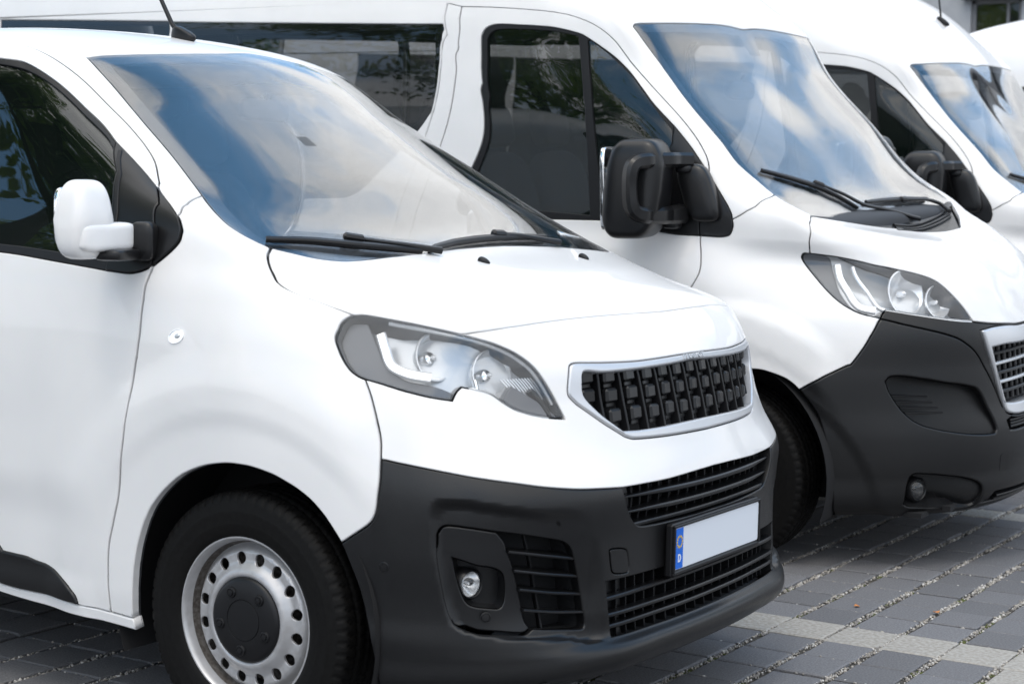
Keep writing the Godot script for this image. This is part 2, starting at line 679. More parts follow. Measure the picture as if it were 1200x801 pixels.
func shrink(S: BodySkin, p: PackedVector2Array, g: float) -> PackedVector2Array:
	# moves an outline (anticlockwise) inwards by g metres on the skin
	var out := PackedVector2Array()
	var n := p.size()
	for i in n:
		var sc := Vector2(S.scale_u(p[i].x, p[i].y), S.scale_v(p[i].x, p[i].y))
		var a := ((p[i] - p[(i + n - 1) % n]) * sc).normalized()
		var b := ((p[(i + 1) % n] - p[i]) * sc).normalized()
		var na := Vector2(-a.y, a.x)
		var nb := Vector2(-b.y, b.x)
		var m := (na + nb)
		var q := m / maxf(0.5, m.length_squared() * 0.5)
		out.append(p[i] + q * g / sc)
	return out

func panel(S: BodySkin, outline: PackedVector2Array, holes := [], o := {}) -> MB:
	# a piece of the skin with clean rounded edges that turn inwards.
	# o: off (height above the skin), gap, bevel, depth of the turned edge, h (size of its facets), rim (false: none)
	var off: float = o.get("off", 0.0)
	var gap: float = o.get("gap", 0.002)
	var bevel: float = o.get("bevel", 0.002)
	var depth: float = o.get("depth", 0.014)
	var h: float = o.get("h", 0.03)
	var el: float = o.get("edge", 0.02)
	var lift = o.get("lift")
	var b := MB.new()
	var loops := []
	var outer := fine(S, outline if area(outline) > 0 else rev(outline), el)
	loops.append([outer, 1.0])
	for k in holes:
		loops.append([fine(S, k if area(k) > 0 else rev(k), el), -1.0])
	var top := []
	for l in loops:
		top.append(shrink(S, l[0], (gap + bevel) * l[1]))
	# facet grid
	var lo: Vector2 = top[0][0]
	var hi: Vector2 = lo
	for p in top[0]:
		lo = lo.min(p)
		hi = hi.max(p)
	var us := breaks(S.U, lo.x, hi.x, h, true)
	var vs := breaks(S.V, lo.y, hi.y, h, false)
	var edge := {}
	var nx := us.size() - 1
	for l in top:
		for i in l.size():
			var p: Vector2 = l[i]
			var q: Vector2 = l[(i + 1) % l.size()]
			for k in 5:
				var r := p.lerp(q, k / 5.0)
				edge[(vs.bsearch(r.y, false) - 1) * 4096 + us.bsearch(r.x, false) - 1] = true
	var ids := {}
	for j in vs.size() - 1:
		for i in nx:
			var key := j * 4096 + i
			var c0 := Vector2(us[i], vs[j])
			var c2 := Vector2(us[i + 1], vs[j + 1])
			if edge.has(key):
				var pieces := Geometry2D.intersect_polygons(PackedVector2Array([c0, Vector2(c2.x, c0.y), c2, Vector2(c0.x, c2.y)]), top[0])
				for k in range(1, top.size()):
					var next: Array[PackedVector2Array] = []
					for pc in pieces:
						next.append_array(Geometry2D.clip_polygons(pc, top[k]))
					pieces = next
				for pc in pieces:
					if absf(area(pc)) < 1e-7:
						continue
					var t := Geometry2D.triangulate_polygon(pc)
					var at := PackedInt32Array()
					for p in pc:
						at.append(skin_vert(b, S, p, off, lift))
					for k in range(0, t.size(), 3):
						b.tri(at[t[k]], at[t[k + 1]], at[t[k + 2]])
			else:
				var m := (c0 + c2) * 0.5
				if not Geometry2D.is_point_in_polygon(m, top[0]):
					continue
				var cut := false
				for k in range(1, top.size()):
					if Geometry2D.is_point_in_polygon(m, top[k]):
						cut = true
						break
				if cut:
					continue
				var at := []
				for c in [[i, j], [i + 1, j], [i + 1, j + 1], [i, j + 1]]:
					var kk: int = c[1] * 4096 + c[0]
					if not ids.has(kk):
						ids[kk] = skin_vert(b, S, Vector2(us[c[0]], vs[c[1]]), off, lift)
					at.append(ids[kk])
				b.quad(at[0], at[1], at[2], at[3])
	if o.get("rim", true):
		for l in loops.size():
			var p2: PackedVector2Array = top[l]
			var p1 := shrink(S, loops[l][0], gap * loops[l][1])
			var last := []
			for i in p2.size() + 1:
				var a := p2[i % p2.size()]
				var c := p1[i % p1.size()]
				var k: float = off + (lift.call(a) if lift != null else 0.0)
				var q := S.normal(a.x, a.y)
				var pa := S.at(a.x, a.y) + q * k
				var pc := S.at(c.x, c.y) + q * (k - bevel)
				var t := S.at(c.x, c.y) - S.at(a.x, a.y)
				t = (t - q * t.dot(q)).normalized()
				var pd := pc - q * depth
				var now := [b.vert(pa, q), b.vert(pc, (t * 0.9 + q * 0.3).normalized()), b.vert(pc, t), b.vert(pd, t)]
				if i:
					b.quad(last[0], now[0], now[1], last[1])
					b.quad(last[2], now[2], now[3], last[3])
				last = now
	return b

func skin_vert(b: MB, S: BodySkin, p: Vector2, off: float, lift) -> int:
	var q := S.normal(p.x, p.y)
	var k: float = off + (lift.call(p) if lift != null else 0.0)
	return b.vert(S.at(p.x, p.y) + q * k, q)

func breaks(K: PackedFloat32Array, lo: float, hi: float, h: float, signed: bool) -> PackedFloat32Array:
	var out := PackedFloat32Array([lo - 1e-4])
	var a := int(floor(lo))
	while a < hi:
		var i := a if a >= 0 else -a - 1
		if i + 1 >= K.size():
			break
		var n := maxi(1, int(ceil((K[i + 1] - K[i]) / h)))
		for k in n:
			var x := a + float(k) / n
			if x > lo + 1e-4 and x < hi - 1e-4:
				out.append(x)
		a += 1
	out.append(hi + 1e-4)
	return out

func lining(S: BodySkin, outline: PackedVector2Array, holes := [], off := -0.03, h := 0.09) -> MB:
	return panel(S, outline, holes, {"off": off, "gap": 0.0, "bevel": 0.0, "rim": false, "h": h, "edge": 0.06})

func along(S: BodySkin, run: PackedVector2Array, off: float, n := 24) -> Array:
	# points and normals spaced along a run of the skin
	var ps := []
	var ns := []
	for k in n + 1:
		var f := float(k) / n * (run.size() - 1)
		var i := mini(int(f), run.size() - 2)
		var p := run[i].lerp(run[i + 1], f - i)
		var q := S.normal(p.x, p.y)
		ps.append(S.at(p.x, p.y) + q * off)
		ns.append(q)
	return [ps, ns]

func bar(S: BodySkin, run: PackedVector2Array, off: float, w: Array, d: Array, n := 24) -> MB:
	var b := MB.new()
	var a := along(S, run, off, n)
	sweep(b, a[0], a[1], w, d)
	return b

func frame_at(S: BodySkin, u: float, v: float, off := 0.0) -> Transform3D:
	# axes at a point of the skin: x towards the vehicle's right along the skin, y up along it, z outwards
	var q := S.normal(u, v)
	var y := (S.at(u, v + 0.03) - S.at(u, v - 0.03))
	y = (y - q * y.dot(q)).normalized()
	var x := y.cross(q).normalized()
	return Transform3D(Basis(x, y, q), S.at(u, v) + q * off)

func sheet(outline: PackedVector2Array, t: Transform3D, depth: float, bevel := 0.0) -> MB:
	# a flat plate cut to an outline in the xy plane of t, with thickness behind it
	var b := MB.new()
	var o := outline if area(outline) > 0 else rev(outline)
	var tr := Geometry2D.triangulate_polygon(o)
	for s in [0, 1]:
		var ids := []
		for p in o:
			ids.append(b.vert(t * Vector3(p.x, p.y, 0.0 if s == 0 else -depth), t.basis * Vector3(0, 0, 1 if s == 0 else -1)))
		for k in range(0, tr.size(), 3):
			b.tri(ids[tr[k]], ids[tr[k + 1]], ids[tr[k + 2]])
	for i in o.size():
		var p := o[i]
		var q := o[(i + 1) % o.size()]
		b.flat(t * Vector3(p.x, p.y, 0), t * Vector3(q.x, q.y, 0), t * Vector3(q.x, q.y, -depth), t * Vector3(p.x, p.y, -depth), t.basis * Vector3(q.y - p.y, p.x - q.x, 0))
	return b

func round_rect(w: float, h: float, r: float, n := 5) -> PackedVector2Array:
	var out := PackedVector2Array()
	for c in [[1, 1, 0.0], [-1, 1, 0.5], [-1, -1, 1.0], [1, -1, 1.5]]:
		for k in n + 1:
			var a: float = (c[2] + 0.5 * k / n) * PI
			out.append(Vector2(c[0] * (w / 2 - r) + cos(a) * r, c[1] * (h / 2 - r) + sin(a) * r))
	return out

# ---------------------------------------------------------------- wheels
func tyre_mesh(R: float, w: float, bead: float) -> MB:
	var hw := w * 0.5
	var prof := PackedVector2Array()
	for p in [[bead - 0.004, 0.80], [bead + 0.004, 0.90], [bead + 0.018, 0.955], [bead + 0.036, 0.985], [bead + 0.040, 0.993], [bead + 0.044, 0.986], [lerpf(bead, R, 0.52), 1.0], [lerpf(bead, R, 0.58), 1.004], [lerpf(bead, R, 0.60), 0.998], [R - 0.032, 0.965], [R - 0.026, 0.965], [R - 0.020, 0.945], [R - 0.011, 0.90], [R - 0.004, 0.83], [R - 0.001, 0.76], [R, 0.66], [R, 0.56], [R, 0.50], [R - 0.007, 0.475], [R - 0.007, 0.42], [R, 0.395], [R, 0.3], [R, 0.17], [R - 0.007, 0.145], [R - 0.007, 0.075], [R, 0.05]]:
		prof.append(Vector2(p[0], p[1] * hw))
	var n := prof.size()
	for i in n:
		var p := prof[n - 1 - i]
		prof.append(Vector2(p.x, -p.y))
	var b := MB.new()
	var lugs := 68
	var f := func(u: float, v: float) -> Vector3:
		var p := prof[clampi(roundi(v * (prof.size() - 1)), 0, prof.size() - 1)]
		var r := p.x
		var z := absf(p.y) / hw
		if r > R - 0.024:
			var ph := fposmod(u * lugs + (0.35 * sin(z * 5.0)) * signf(p.y), 1.0)
			var inside := smoothstep(0.10, 0.16, ph) * smoothstep(0.36, 0.30, ph)
			r -= inside * (0.006 if z > 0.55 else 0.003)
		return Vector3(r * cos(u * TAU), r * sin(u * TAU), p.y)
	grid(b, f, lugs * 5, prof.size() - 1, true)
	return b

func rim_meshes(rb: float, k: float) -> Dictionary:
	# rb: bead radius; k: scale of the disc. Returns barrel, disc and cap.
	var barrel := MB.new()
	lathe(barrel, [Vector2(rb - 0.004, 0.078), Vector2(rb + 0.001, 0.086), Vector2(rb + 0.0045, 0.090), Vector2(rb + 0.0055, 0.0935), Vector2(rb + 0.0035, 0.0965), Vector2(rb, 0.0965), Vector2(rb - 0.0035, 0.093), Vector2(rb - 0.007, 0.084), Vector2(rb - 0.011, 0.070)], 96)
	var inner := MB.new()
	lathe(inner, [Vector2(rb - 0.011, 0.070), Vector2(rb - 0.014, 0.056), Vector2(rb - 0.020, 0.044), Vector2(rb - 0.024, 0.028), Vector2(rb - 0.028, 0.008), Vector2(rb - 0.030, -0.09)], 96)
	var disc := MB.new()
	var zd := func(r: float) -> float:
		var q := r / k
		return 0.046 + 0.026 * smoothstep(0.198, 0.172, q) + 0.018 * smoothstep(0.155, 0.122, q) - 0.006 * smoothstep(0.118, 0.108, q)
	var r0 := 0.137 * k
	var r1 := 0.182 * k
	var rc := 0.1595 * k
	var pr := []
	for i in 12:
		var r := lerpf(0.199 * k, r1, i / 11.0)
		pr.append(Vector2(r, zd.call(r)))
	lathe(disc, pr, 96)
	pr = []
	for i in 14:
		var r := lerpf(r0, 0.100 * k, i / 13.0)
		pr.append(Vector2(r, zd.call(r)))
	lathe(disc, pr, 96)
	var holes := 16
	var rh := 0.0165 * k
	var m := 32
	for h in holes:
		var a := TAU * (h + 0.5) / holes
		var half := PI / holes
		var ring := []
		for i in m + 1:
			var t := TAU * i / m
			var c := Vector2(cos(t), sin(t))
			# sector coordinates: x angle, y radius; the outer edge is the sector's own outline
			var sq := c / maxf(absf(c.x), absf(c.y))
			var ox := sq.x * half
			var oy := sq.y * ((r1 - rc) if sq.y > 0 else (rc - r0))
			var col := []
			for s in 4:
				var f := [0.0, 0.12, 0.5, 1.0][s] as float
				var ang := a + lerpf(c.x * rh * 0.92 / rc, ox, f)
				var r := rc + lerpf(c.y * rh, oy, f)
				var e := 0.001
				var sl: float = (zd.call(r + e) - zd.call(r - e)) / (2.0 * e)
				var q := Vector3(-sl * cos(ang), -sl * sin(ang), 1.0).normalized()
				if s == 0:
					var inwards := Vector3(-c.x * -sin(a) - c.y * cos(a), -c.x * cos(a) - c.y * sin(a), 0)
					q = (q + inwards * 0.8).normalized()
				col.append(disc.vert(Vector3(r * cos(ang), r * sin(ang), zd.call(r) - (0.0015 if s == 0 else 0.0)), q))
			# wall of the hole
			var w0 := disc.v[col[0]]
			var iw := Vector3(c.x * sin(a) - c.y * cos(a), -c.x * cos(a) - c.y * sin(a), 0).normalized()
			col.append(disc.vert(w0, iw))
			col.append(disc.vert(w0 - Vector3(0, 0, 0.006), iw))
			if i:
				for s in 3:
					disc.quad(ring[s], col[s], col[s + 1], ring[s + 1])
				disc.quad(ring[4], col[4], col[5], ring[5])
			ring = col
	var cap := MB.new()
	var cz := Transform3D(Basis(), Vector3(0, 0, 0.027))
	lathe(cap, [Vector2(0.113 * k, 0.050), Vector2(0.1125 * k, 0.062), Vector2(0.109 * k, 0.067), Vector2(0.100 * k, 0.0705), Vector2(0.060 * k, 0.0735), Vector2(0.0555 * k, 0.0735), Vector2(0.0545 * k, 0.0715), Vector2(0.0535 * k, 0.0715), Vector2(0.0525 * k, 0.0735), Vector2(0.03 * k, 0.0745), Vector2(0.0001, 0.075)], 64, cz)
	for i in 5:
		var a := TAU * i / 5.0 + 0.84
		lathe(cap, [Vector2(0.0155 * k, 0.066), Vector2(0.0150 * k, 0.074), Vector2(0.0135 * k, 0.0765), Vector2(0.0105 * k, 0.0770), Vector2(0.0095 * k, 0.0755), Vector2(0.0085 * k, 0.0755), Vector2(0.0075 * k, 0.079), Vector2(0.0001, 0.0795)], 18, Transform3D(Basis(), Vector3(cos(a) * 0.080 * k, sin(a) * 0.080 * k, 0.027)))
	var back := MB.new()
	lathe(back, [Vector2(rb - 0.034, -0.02), Vector2(rb - 0.034, 0.0), Vector2(0.0001, 0.0)], 32)
	return {"barrel": barrel.mesh(), "inner": inner.mesh(), "disc": disc.mesh(), "cap": cap.mesh(), "back": back.mesh()}

var wheel_kits := {}
func add_wheel(van: Node3D, kind: String, at: Vector3, left: bool):
	if not wheel_kits.has(kind):
		var k := {}
		if kind == "small":
			k = rim_meshes(0.2150, 1.0)
			k["tyre"] = tyre_mesh(0.336, 0.216, 0.2150).mesh()
		else:
			k = rim_meshes(0.2150, 1.0)
			k["tyre"] = tyre_mesh(0.362, 0.228, 0.2150).mesh()
		wheel_kits[kind] = k
	var k: Dictionary = wheel_kits[kind]
	var w := Node3D.new()
	w.name = "wheel"
	w.position = at
	if left:
		w.rotation.y = PI
	w.rotation.z = 0.0
	van.add_child(w, true)
	part(w, "tyre", k.tyre, "tyre_rubber")
	part(w, "rim_flange", k.barrel, "wheel_steel")
	part(w, "rim_barrel", k.inner, "wheel_barrel")
	part(w, "rim_disc", k.disc, "wheel_steel")
	part(w, "hub_cap", k.cap, "satin_black")
	part(w, "brake_drum", k.back, "wheel_barrel")

func wheel_well(b: MB, x: float, y: float, r: float, z0: float, z1: float):
	# dark tub above a wheel, open towards the outside
	var prof := [Vector2(r, z1), Vector2(r, z0), Vector2(0.05, z0)]
	lathe(b, prof, 40, Transform3D(Basis(), Vector3(x, y, 0)), -0.35, PI + 0.35)

func strip(S: BodySkin, outline: PackedVector2Array, off0: float, off1: float, g0 := 0.0, g1 := 0.0) -> MB:
	# a wall round an outline from one height above the skin to another
	var b := MB.new()
	var o := fine(S, outline if area(outline) > 0 else rev(outline), 0.02)
	var a := shrink(S, o, g0)
	var c := shrink(S, o, g1)
	for i in o.size():
		var j := (i + 1) % o.size()
		var q := S.normal(o[i].x, o[i].y)
		var q2 := S.normal(o[j].x, o[j].y)
		var p0 := S.at(a[i].x, a[i].y) + q * off0
		var p1 := S.at(a[j].x, a[j].y) + q2 * off0
		b.flat(p0, p1, S.at(c[j].x, c[j].y) + q2 * off1, S.at(c[i].x, c[i].y) + q * off1, (p1 - p0).cross(q) * -1.0)
	return b

func bowl(r: float, depth: float) -> MB:
	# a reflector: a dish that opens towards +z
	var b := MB.new()
	var pr := [Vector2(r * 1.06, -0.004), Vector2(r * 1.06, 0.002), Vector2(r, 0.002)]
	for i in 10:
		var f := (i + 1) / 10.0
		pr.append(Vector2(maxf(0.0001, r * (1.0 - f)), -depth * (1.0 - pow(1.0 - f, 2.0))))
	lathe(b, pr, 40)
	blob(b, Vector3(0, 0, -depth * 0.45), Vector3(r * 0.16, r * 0.16, depth * 0.45), 1.0, 1.0, Basis(), null, 16, 10)
	return b

func looking(at: Vector3, out: Vector3) -> Transform3D:
	var z := out.normalized()
	var x := Vector3.UP.cross(z).normalized()
	return Transform3D(Basis(x, z.cross(x), z), at)

func seat(van: Node3D, at: Vector3, wide: float, heads: int):
	var c := MB.new()
	blob(c, at + Vector3(0, 0.0, 0), Vector3(0.25, 0.09, wide * 0.5), 0.35, 0.3)
	var s := part(van, "seat", c.mesh(), "seat_cloth")
	var tilt := Basis(Vector3(0, 0, 1), 0.22)
	for i in heads:
		var z := (i - (heads - 1) * 0.5) * (wide / heads)
		var k := MB.new()
		blob(k, at + Vector3(-0.30, 0.33, z), Vector3(0.07, 0.33, wide / heads * 0.46), 0.5, 0.5, tilt, func(q: Vector3) -> Vector3: return Vector3(q.x, q.y, q.z * (1.0 - 0.35 * maxf(0.0, q.y))))
		part(s, "backrest", k.mesh(), "seat_cloth")
		var hd := MB.new()
		blob(hd, at + Vector3(-0.39, 0.77, z), Vector3(0.05, 0.095, 0.12), 0.45, 0.45, tilt)
		part(s, "headrest", hd.mesh(), "seat_cloth")

func steering_wheel(van: Node3D, at: Vector3, r: float):
	var b := MB.new()
	var t := looking(at, Vector3(-0.75, 0.62, 0.0))
	var f := func(u: float, v: float) -> Vector3:
		var a := u * TAU
		var c := v * TAU
		var rr := r + 0.016 * cos(c)
		return t * Vector3(rr * cos(a), rr * sin(a), 0.016 * sin(c))
	grid(b, f, 48, 10, true)
	for a in [0.0, PI, -PI / 2]:
		sweep(b, [t * Vector3(0, 0, -0.02), t * Vector3(cos(a) * r, sin(a) * r, 0)], [t.basis.z], [0.06, 0.035], [0.02])
	blob(b, t * Vector3(0, 0, -0.02), Vector3(0.085, 0.07, 0.03), 0.6, 0.6, t.basis)
	part(van, "steering_wheel", b.mesh(), "satin_black")

func both_sides(b: MB) -> MB:
	# adds the mirror image across the middle plane
	var o := MB.new()
	o.add(b)
	var f := o.v.size()
	for i in b.v.size():
		o.v.append(b.v[i] * Vector3(1, 1, -1))
		o.n.append(b.n[i] * Vector3(1, 1, -1))
	for i in range(0, b.ix.size(), 3):
		o.ix.append(b.ix[i] + f)
		o.ix.append(b.ix[i + 2] + f)
		o.ix.append(b.ix[i + 1] + f)
	return o

func pair(van: Node, called: String, b: MB, material) -> Array:
	# a part on the right side and its mirror image on the left
	var m := MB.new()
	for i in b.v.size():
		m.v.append(b.v[i] * Vector3(1, 1, -1))
		m.n.append(b.n[i] * Vector3(1, 1, -1))
	for i in range(0, b.ix.size(), 3):
		m.ix.append(b.ix[i])
		m.ix.append(b.ix[i + 2])
		m.ix.append(b.ix[i + 1])
	return [part(van, called, b.mesh(), material), part(van, called, m.mesh(), material)]

func subpair(parents: Array, called: String, b: MB, material) -> Array:
	var h := Node3D.new()
	var r := pair(h, called, b, material)
	for k in 2:
		h.remove_child(r[k])
		r[k].name = called
		parents[k].add_child(r[k], true)
	h.free()
	return r

func thicken(pane: MeshInstance3D, inner: MB):
	# the inner face of a pane joins its outer face in one mesh
	var a := pane.mesh as ArrayMesh
	var b := inner.mesh()
	var m := ArrayMesh.new()
	m.add_surface_from_arrays(Mesh.PRIMITIVE_TRIANGLES, a.surface_get_arrays(0))
	m.add_surface_from_arrays(Mesh.PRIMITIVE_TRIANGLES, b.surface_get_arrays(0))
	pane.mesh = m

func rear_wall(S: BodySkin) -> MB:
	var b := MB.new()
	var n := Vector3(-1, 0, 0)
	var last := []
	var v := 0.0
	while v <= S.nv - 1.0 + 1e-6:
		var p := S.at(S.nu - 1.0 - 1e-4, minf(v, S.nv - 1.0001))
		var now := [b.vert(p, n), b.vert(p * Vector3(1, 1, -1), n)]
		if last:
			b.quad(last[0], now[0], now[1], last[1])
		last = now
		v += 0.25
	return b

# distance inside an outline, in metres; k scales u and v to metres
func inside_by(poly: PackedVector2Array, p: Vector2, k: Vector2) -> float:
	if not Geometry2D.is_point_in_polygon(p, poly):
		return 0.0
	var d := 1e9
	var q := p * k
	for i in poly.size():
		var c := Geometry2D.get_closest_point_to_segment(q, poly[i] * k, poly[(i + 1) % poly.size()] * k)
		d = minf(d, c.distance_to(q))
	return d

# ---------------------------------------------------------------- the nearest van
var inset_outline := PackedVector2Array()
func small_relief(u: float, v: float, p: Vector3) -> float:
	var k := 0.0
	if absf(p.z) > 0.84 and p.y < 1.12 and p.x > -1.2 and p.x < 0.52:
		var r := Vector2(p.x, p.y - 0.33).length()
		var w := smoothstep(0.84, 0.90, absf(p.z)) * smoothstep(0.50, 0.30, p.x)
		k += 0.013 * smoothstep(0.72, 0.60, r) * w
		k -= 0.006 * smoothstep(0.56, 0.50, r) * w
		k -= 0.011 * smoothstep(0.66, 0.52, p.y) * smoothstep(0.30, 0.40, p.y) * smoothstep(-0.46, -0.66, p.x) * w
	var a := absf(u)
	if a > 1.8 and a < 4.75 and v > 2.6 and v < 6.1:
		var d := inside_by(inset_outline, Vector2(a, v), Vector2(0.155, 0.11))
		if d > 0.0:
			var f := lerpf(smoothstep(1.95, 2.2, a), smoothstep(2.1, 3.6, a), smoothstep(4.2, 5.3, v))
			k -= 0.019 * smoothstep(0.0, 0.026, d) * f
	return k

func build_small_van():
	var S := small_van_skin()
	var E := small_van_lines()
	inset_outline = path([E.inset])
	S.relief = small_relief
	var van := base("small_van", "nearest van, small and white, with a black bumper and a blank number plate", "van", Vector3.ZERO, "white vans parked side by side")
	var back := MB.new()   # dark inner skin seen through the gaps

	# hood
	var hood := both([E.hood_rear, E.hood_side, E.lamp_top, E.hood_front])
	part(van, "hood", panel(S, hood, [], {"h": 0.035, "bevel": 0.004, "gap": 0.003}).mesh(), "white_paint")
	back.add(lining(S, hood))
	# white nose above the bumper
	var grille_out := both([rev(E.grille_out_top), E.grille_out_side, E.grille_out_bot])
	var grille_in := both([rev(E.grille_in_top), E.grille_in_side, E.grille_in_bot])
	var nose := both([rev(E.hood_front), E.lamp_in, E.lamp_low, E.lamp_step, E.lamp_under, E.seam, E.mask_low, E.mask_mid])
	part(van, "nose_panel", panel(S, nose, [grille_out], {"h": 0.025, "bevel": 0.003, "gap": 0.0015}).mesh(), "white_paint")
	back.add(lining(S, nose, [], -0.075))
	# bumper
	var pod := path([E.pod_top, E.pod_right, E.pod_bot])
	var louvre := path([E.louvre])
	var podhole := path([E.pod_top, rev(rev(E.louvre)), E.pod_bot])
	var low_a: float = E.low_left[E.low_left.size() - 1].y
	var low_b: float = E.low_left[0].y
	var low := both([uv(0, low_b), E.low_left, uv(0, low_a)])
	var tow := path([E.tow])
	var bumper := both([rev(E.slot_edge), rev(E.mask_low), E.fender_low, E.arch_front, uv(5.22, 0.1), uv(0, 0.1)])
	var bp := part(van, "bumper", panel(S, bumper, [podhole, mirror(podhole), low, tow], {"h": 0.009, "depth": 0.05, "bevel": 0.004, "gap": 0.0012, "edge": 0.012}).mesh(), "bumper_plastic")
	back.add(lining(S, bumper, [podhole, mirror(podhole), low], -0.055))
	part(bp, "tow_eye_cover", panel(S, tow, [], {"h": 0.02, "gap": 0.001, "bevel": 0.0012, "edge": 0.008}).mesh(), "bumper_plastic")
	# corner pods with fog lamp and louvre
	var fogp := path([E.fogpocket])
	var pods := pair(van, "fog_lamp_pod", panel(S, pod, [fogp], {"off": -0.002, "h": 0.012, "depth": 0.05, "bevel": 0.004, "gap": 0.0015, "edge": 0.01, "lift": func(p: Vector2) -> float: return -0.016 * smoothstep(5.12, 5.02, p.y)}), "bumper_plastic_fine")
	var dish := panel(S, fogp, [], {"off": -0.075, "rim": false, "gap": 0.0, "bevel": 0.0, "h": 0.03})
	dish.add(strip(S, fogp, -0.02, -0.076))
	subpair(pods, "lamp_recess", dish, "bumper_plastic_fine")
	var ft := looking(S.at(E.fog[0].x, E.fog[0].y) + Vector3(-0.034, -0.006, -0.040), Vector3(1, 0.02, 0.30))
	var fb := MB.new()
	lathe(fb, [Vector2(0.040, -0.03), Vector2(0.039, 0.004), Vector2(0.034, 0.010), Vector2(0.031, 0.008)], 36, ft)
	subpair(pods, "lamp_ring", fb, "satin_black")
	fb = MB.new()
	fb.add(bowl(0.030, 0.028), ft)
	subpair(pods, "reflector", fb, "lamp_silver")
	fb = MB.new()
	lathe(fb, [Vector2(0.031, 0.006), Vector2(0.024, 0.012), Vector2(0.012, 0.016), Vector2(0.0001, 0.017)], 32, ft)
	subpair(pods, "lens", fb, "lens_clear")
	var lv := panel(S, louvre, [], {"off": -0.10, "rim": false, "gap": 0.0, "bevel": 0.0, "h": 0.05})
	lv.add(strip(S, louvre, -0.03, -0.1))
	pair(van, "side_intake", lv, "dark_void")
	for s in E.slats:
		pair(van, "intake_slat", bar(S, s, -0.028, [0.007], [0.050], 8), "bumper_plastic_fine")
	pair(van, "intake_divider", bar(S, E.louvre_post, -0.055, [0.006], [0.02], 10), "satin_black")
	for w in [E.sensor[0], E.sensor2[0]]:
		var sb := MB.new()
		var t := frame_at(S, w.x, w.y, -0.001)
		lathe(sb, [Vector2(0.0125, -0.004), Vector2(0.0125, 0.0012), Vector2(0.0112, 0.0018), Vector2(0.0104, 0.0004), Vector2(0.0098, 0.0004), Vector2(0.009, 0.002), Vector2(0.0001, 0.0022)], 26, t)
		pair(van, "parking_sensor", sb, "bumper_plastic_fine")
	# upper slot of the bumper
	var slot := both([rev(E.mask_mid), E.slot_edge])
	var sp := part(van, "upper_slot", panel(S, slot, [], {"off": -0.06, "rim": false, "gap": -0.01, "bevel": 0.0, "h": 0.05}).mesh(), "dark_void")
	for vv in [5.50, 5.83]:
		var r := smooth([-1.60 - (vv - 5.5) * 0.12, vv, -0.8, vv + 0.03, 0.0, vv + 0.04, 0.8, vv + 0.03, 1.60 + (vv - 5.5) * 0.12, vv])
		part(sp, "slot_slat", bar(S, r, -0.022, [0.004, 0.014, 0.014, 0.014, 0.004], [0.02, 0.045, 0.045, 0.045, 0.02], 40).mesh(), "bumper_plastic_fine")
	var shelf := bar(S, smooth([-1.42, 5.22, -0.7, 5.235, 0.0, 5.24, 0.7, 5.235, 1.42, 5.22]), -0.034, [0.012], [0.055], 40)
	part(sp, "slot_shelf", shelf.mesh(), "bumper_plastic")
	for i in 17:
		var u := -1.36 + i * 0.17
		part(sp, "slot_fin", bar(S, PackedVector2Array([Vector2(u, 5.2), Vector2(u, 6.1)]), -0.045, [0.004], [0.022], 3).mesh(), "satin_black")
	for sg in [-1.0, 1.0]:
		part(sp, "slot_cheek", bar(S, PackedVector2Array([Vector2(sg * 1.60, 6.02), Vector2(sg * 1.50, 5.25)]), -0.046, [0.075], [0.012], 6).mesh(), "bumper_plastic_fine")
	# lower slot
	var lp := part(van, "lower_slot", panel(S, low, [], {"off": -0.065, "rim": false, "gap": -0.01, "bevel": 0.0, "h": 0.05}).mesh(), "dark_void")
	for k in 3:
		var vv: float = lerpf(low_a, low_b, [0.26, 0.54, 0.82][k])
		var r := smooth([-1.97, vv - 0.02, -1.0, vv + 0.02, 0.0, vv + 0.03, 1.0, vv + 0.02, 1.97, vv - 0.02])
		part(lp, "slot_slat", bar(S, r, -0.016, [0.011], [0.030], 44).mesh(), "bumper_plastic_fine")
	for i in 19:
		var u := -1.66 + i * 0.184
		part(lp, "slot_fin", bar(S, PackedVector2Array([Vector2(u, low_a + 0.04), Vector2(u, low_b - 0.02)]), -0.040, [0.004], [0.030], 3).mesh(), "satin_black")
	for sg in [-1.0, 1.0]:
		part(lp, "slot_cheek", bar(S, PackedVector2Array([Vector2(sg * 1.72, low_a + 0.02), Vector2(sg * 1.72, low_b)]), -0.045, [0.10], [0.012], 4).mesh(), "bumper_plastic_fine")
	# number plate
	var pt := looking(Vector3(0.9115, 0.519, 0), Vector3(1, -0.01, 0))
	var holder := MB.new()
	box(holder, pt * Vector3(0, -0.004, -0.014), Vector3(0.540, 0.142, 0.024), 0.006, pt.basis)
	box(holder, pt * Vector3(0, -0.065, -0.004), Vector3(0.534, 0.014, 0.014), 0.004, pt.basis)
	for sg in [-1.0, 1.0]:
		box(holder, pt * Vector3(sg * 0.264, 0.0, -0.001), Vector3(0.008, 0.124, 0.010), 0.002, pt.basis)
	box(holder, pt * Vector3(0, 0.0595, -0.001), Vector3(0.536, 0.008, 0.010), 0.002, pt.basis)
	var pl := part(van, "number_plate", holder.mesh(), "satin_black")
	part(pl, "plate_face", sheet(round_rect(0.52, 0.11, 0.008), pt.translated_local(Vector3(0, 0, 0.0)), 0.002).mesh(), "plate_white")
	var band := PackedVector2Array([Vector2(-0.215, 0.0535), Vector2(-0.252, 0.0535), Vector2(-0.2575, 0.048), Vector2(-0.2575, -0.048), Vector2(-0.252, -0.0535), Vector2(-0.215, -0.0535)])
	part(pl, "country_band", sheet(band, pt.translated_local(Vector3(0, 0, 0.0012)), 0.001).mesh(), "plate_blue")
	var stars := MB.new()
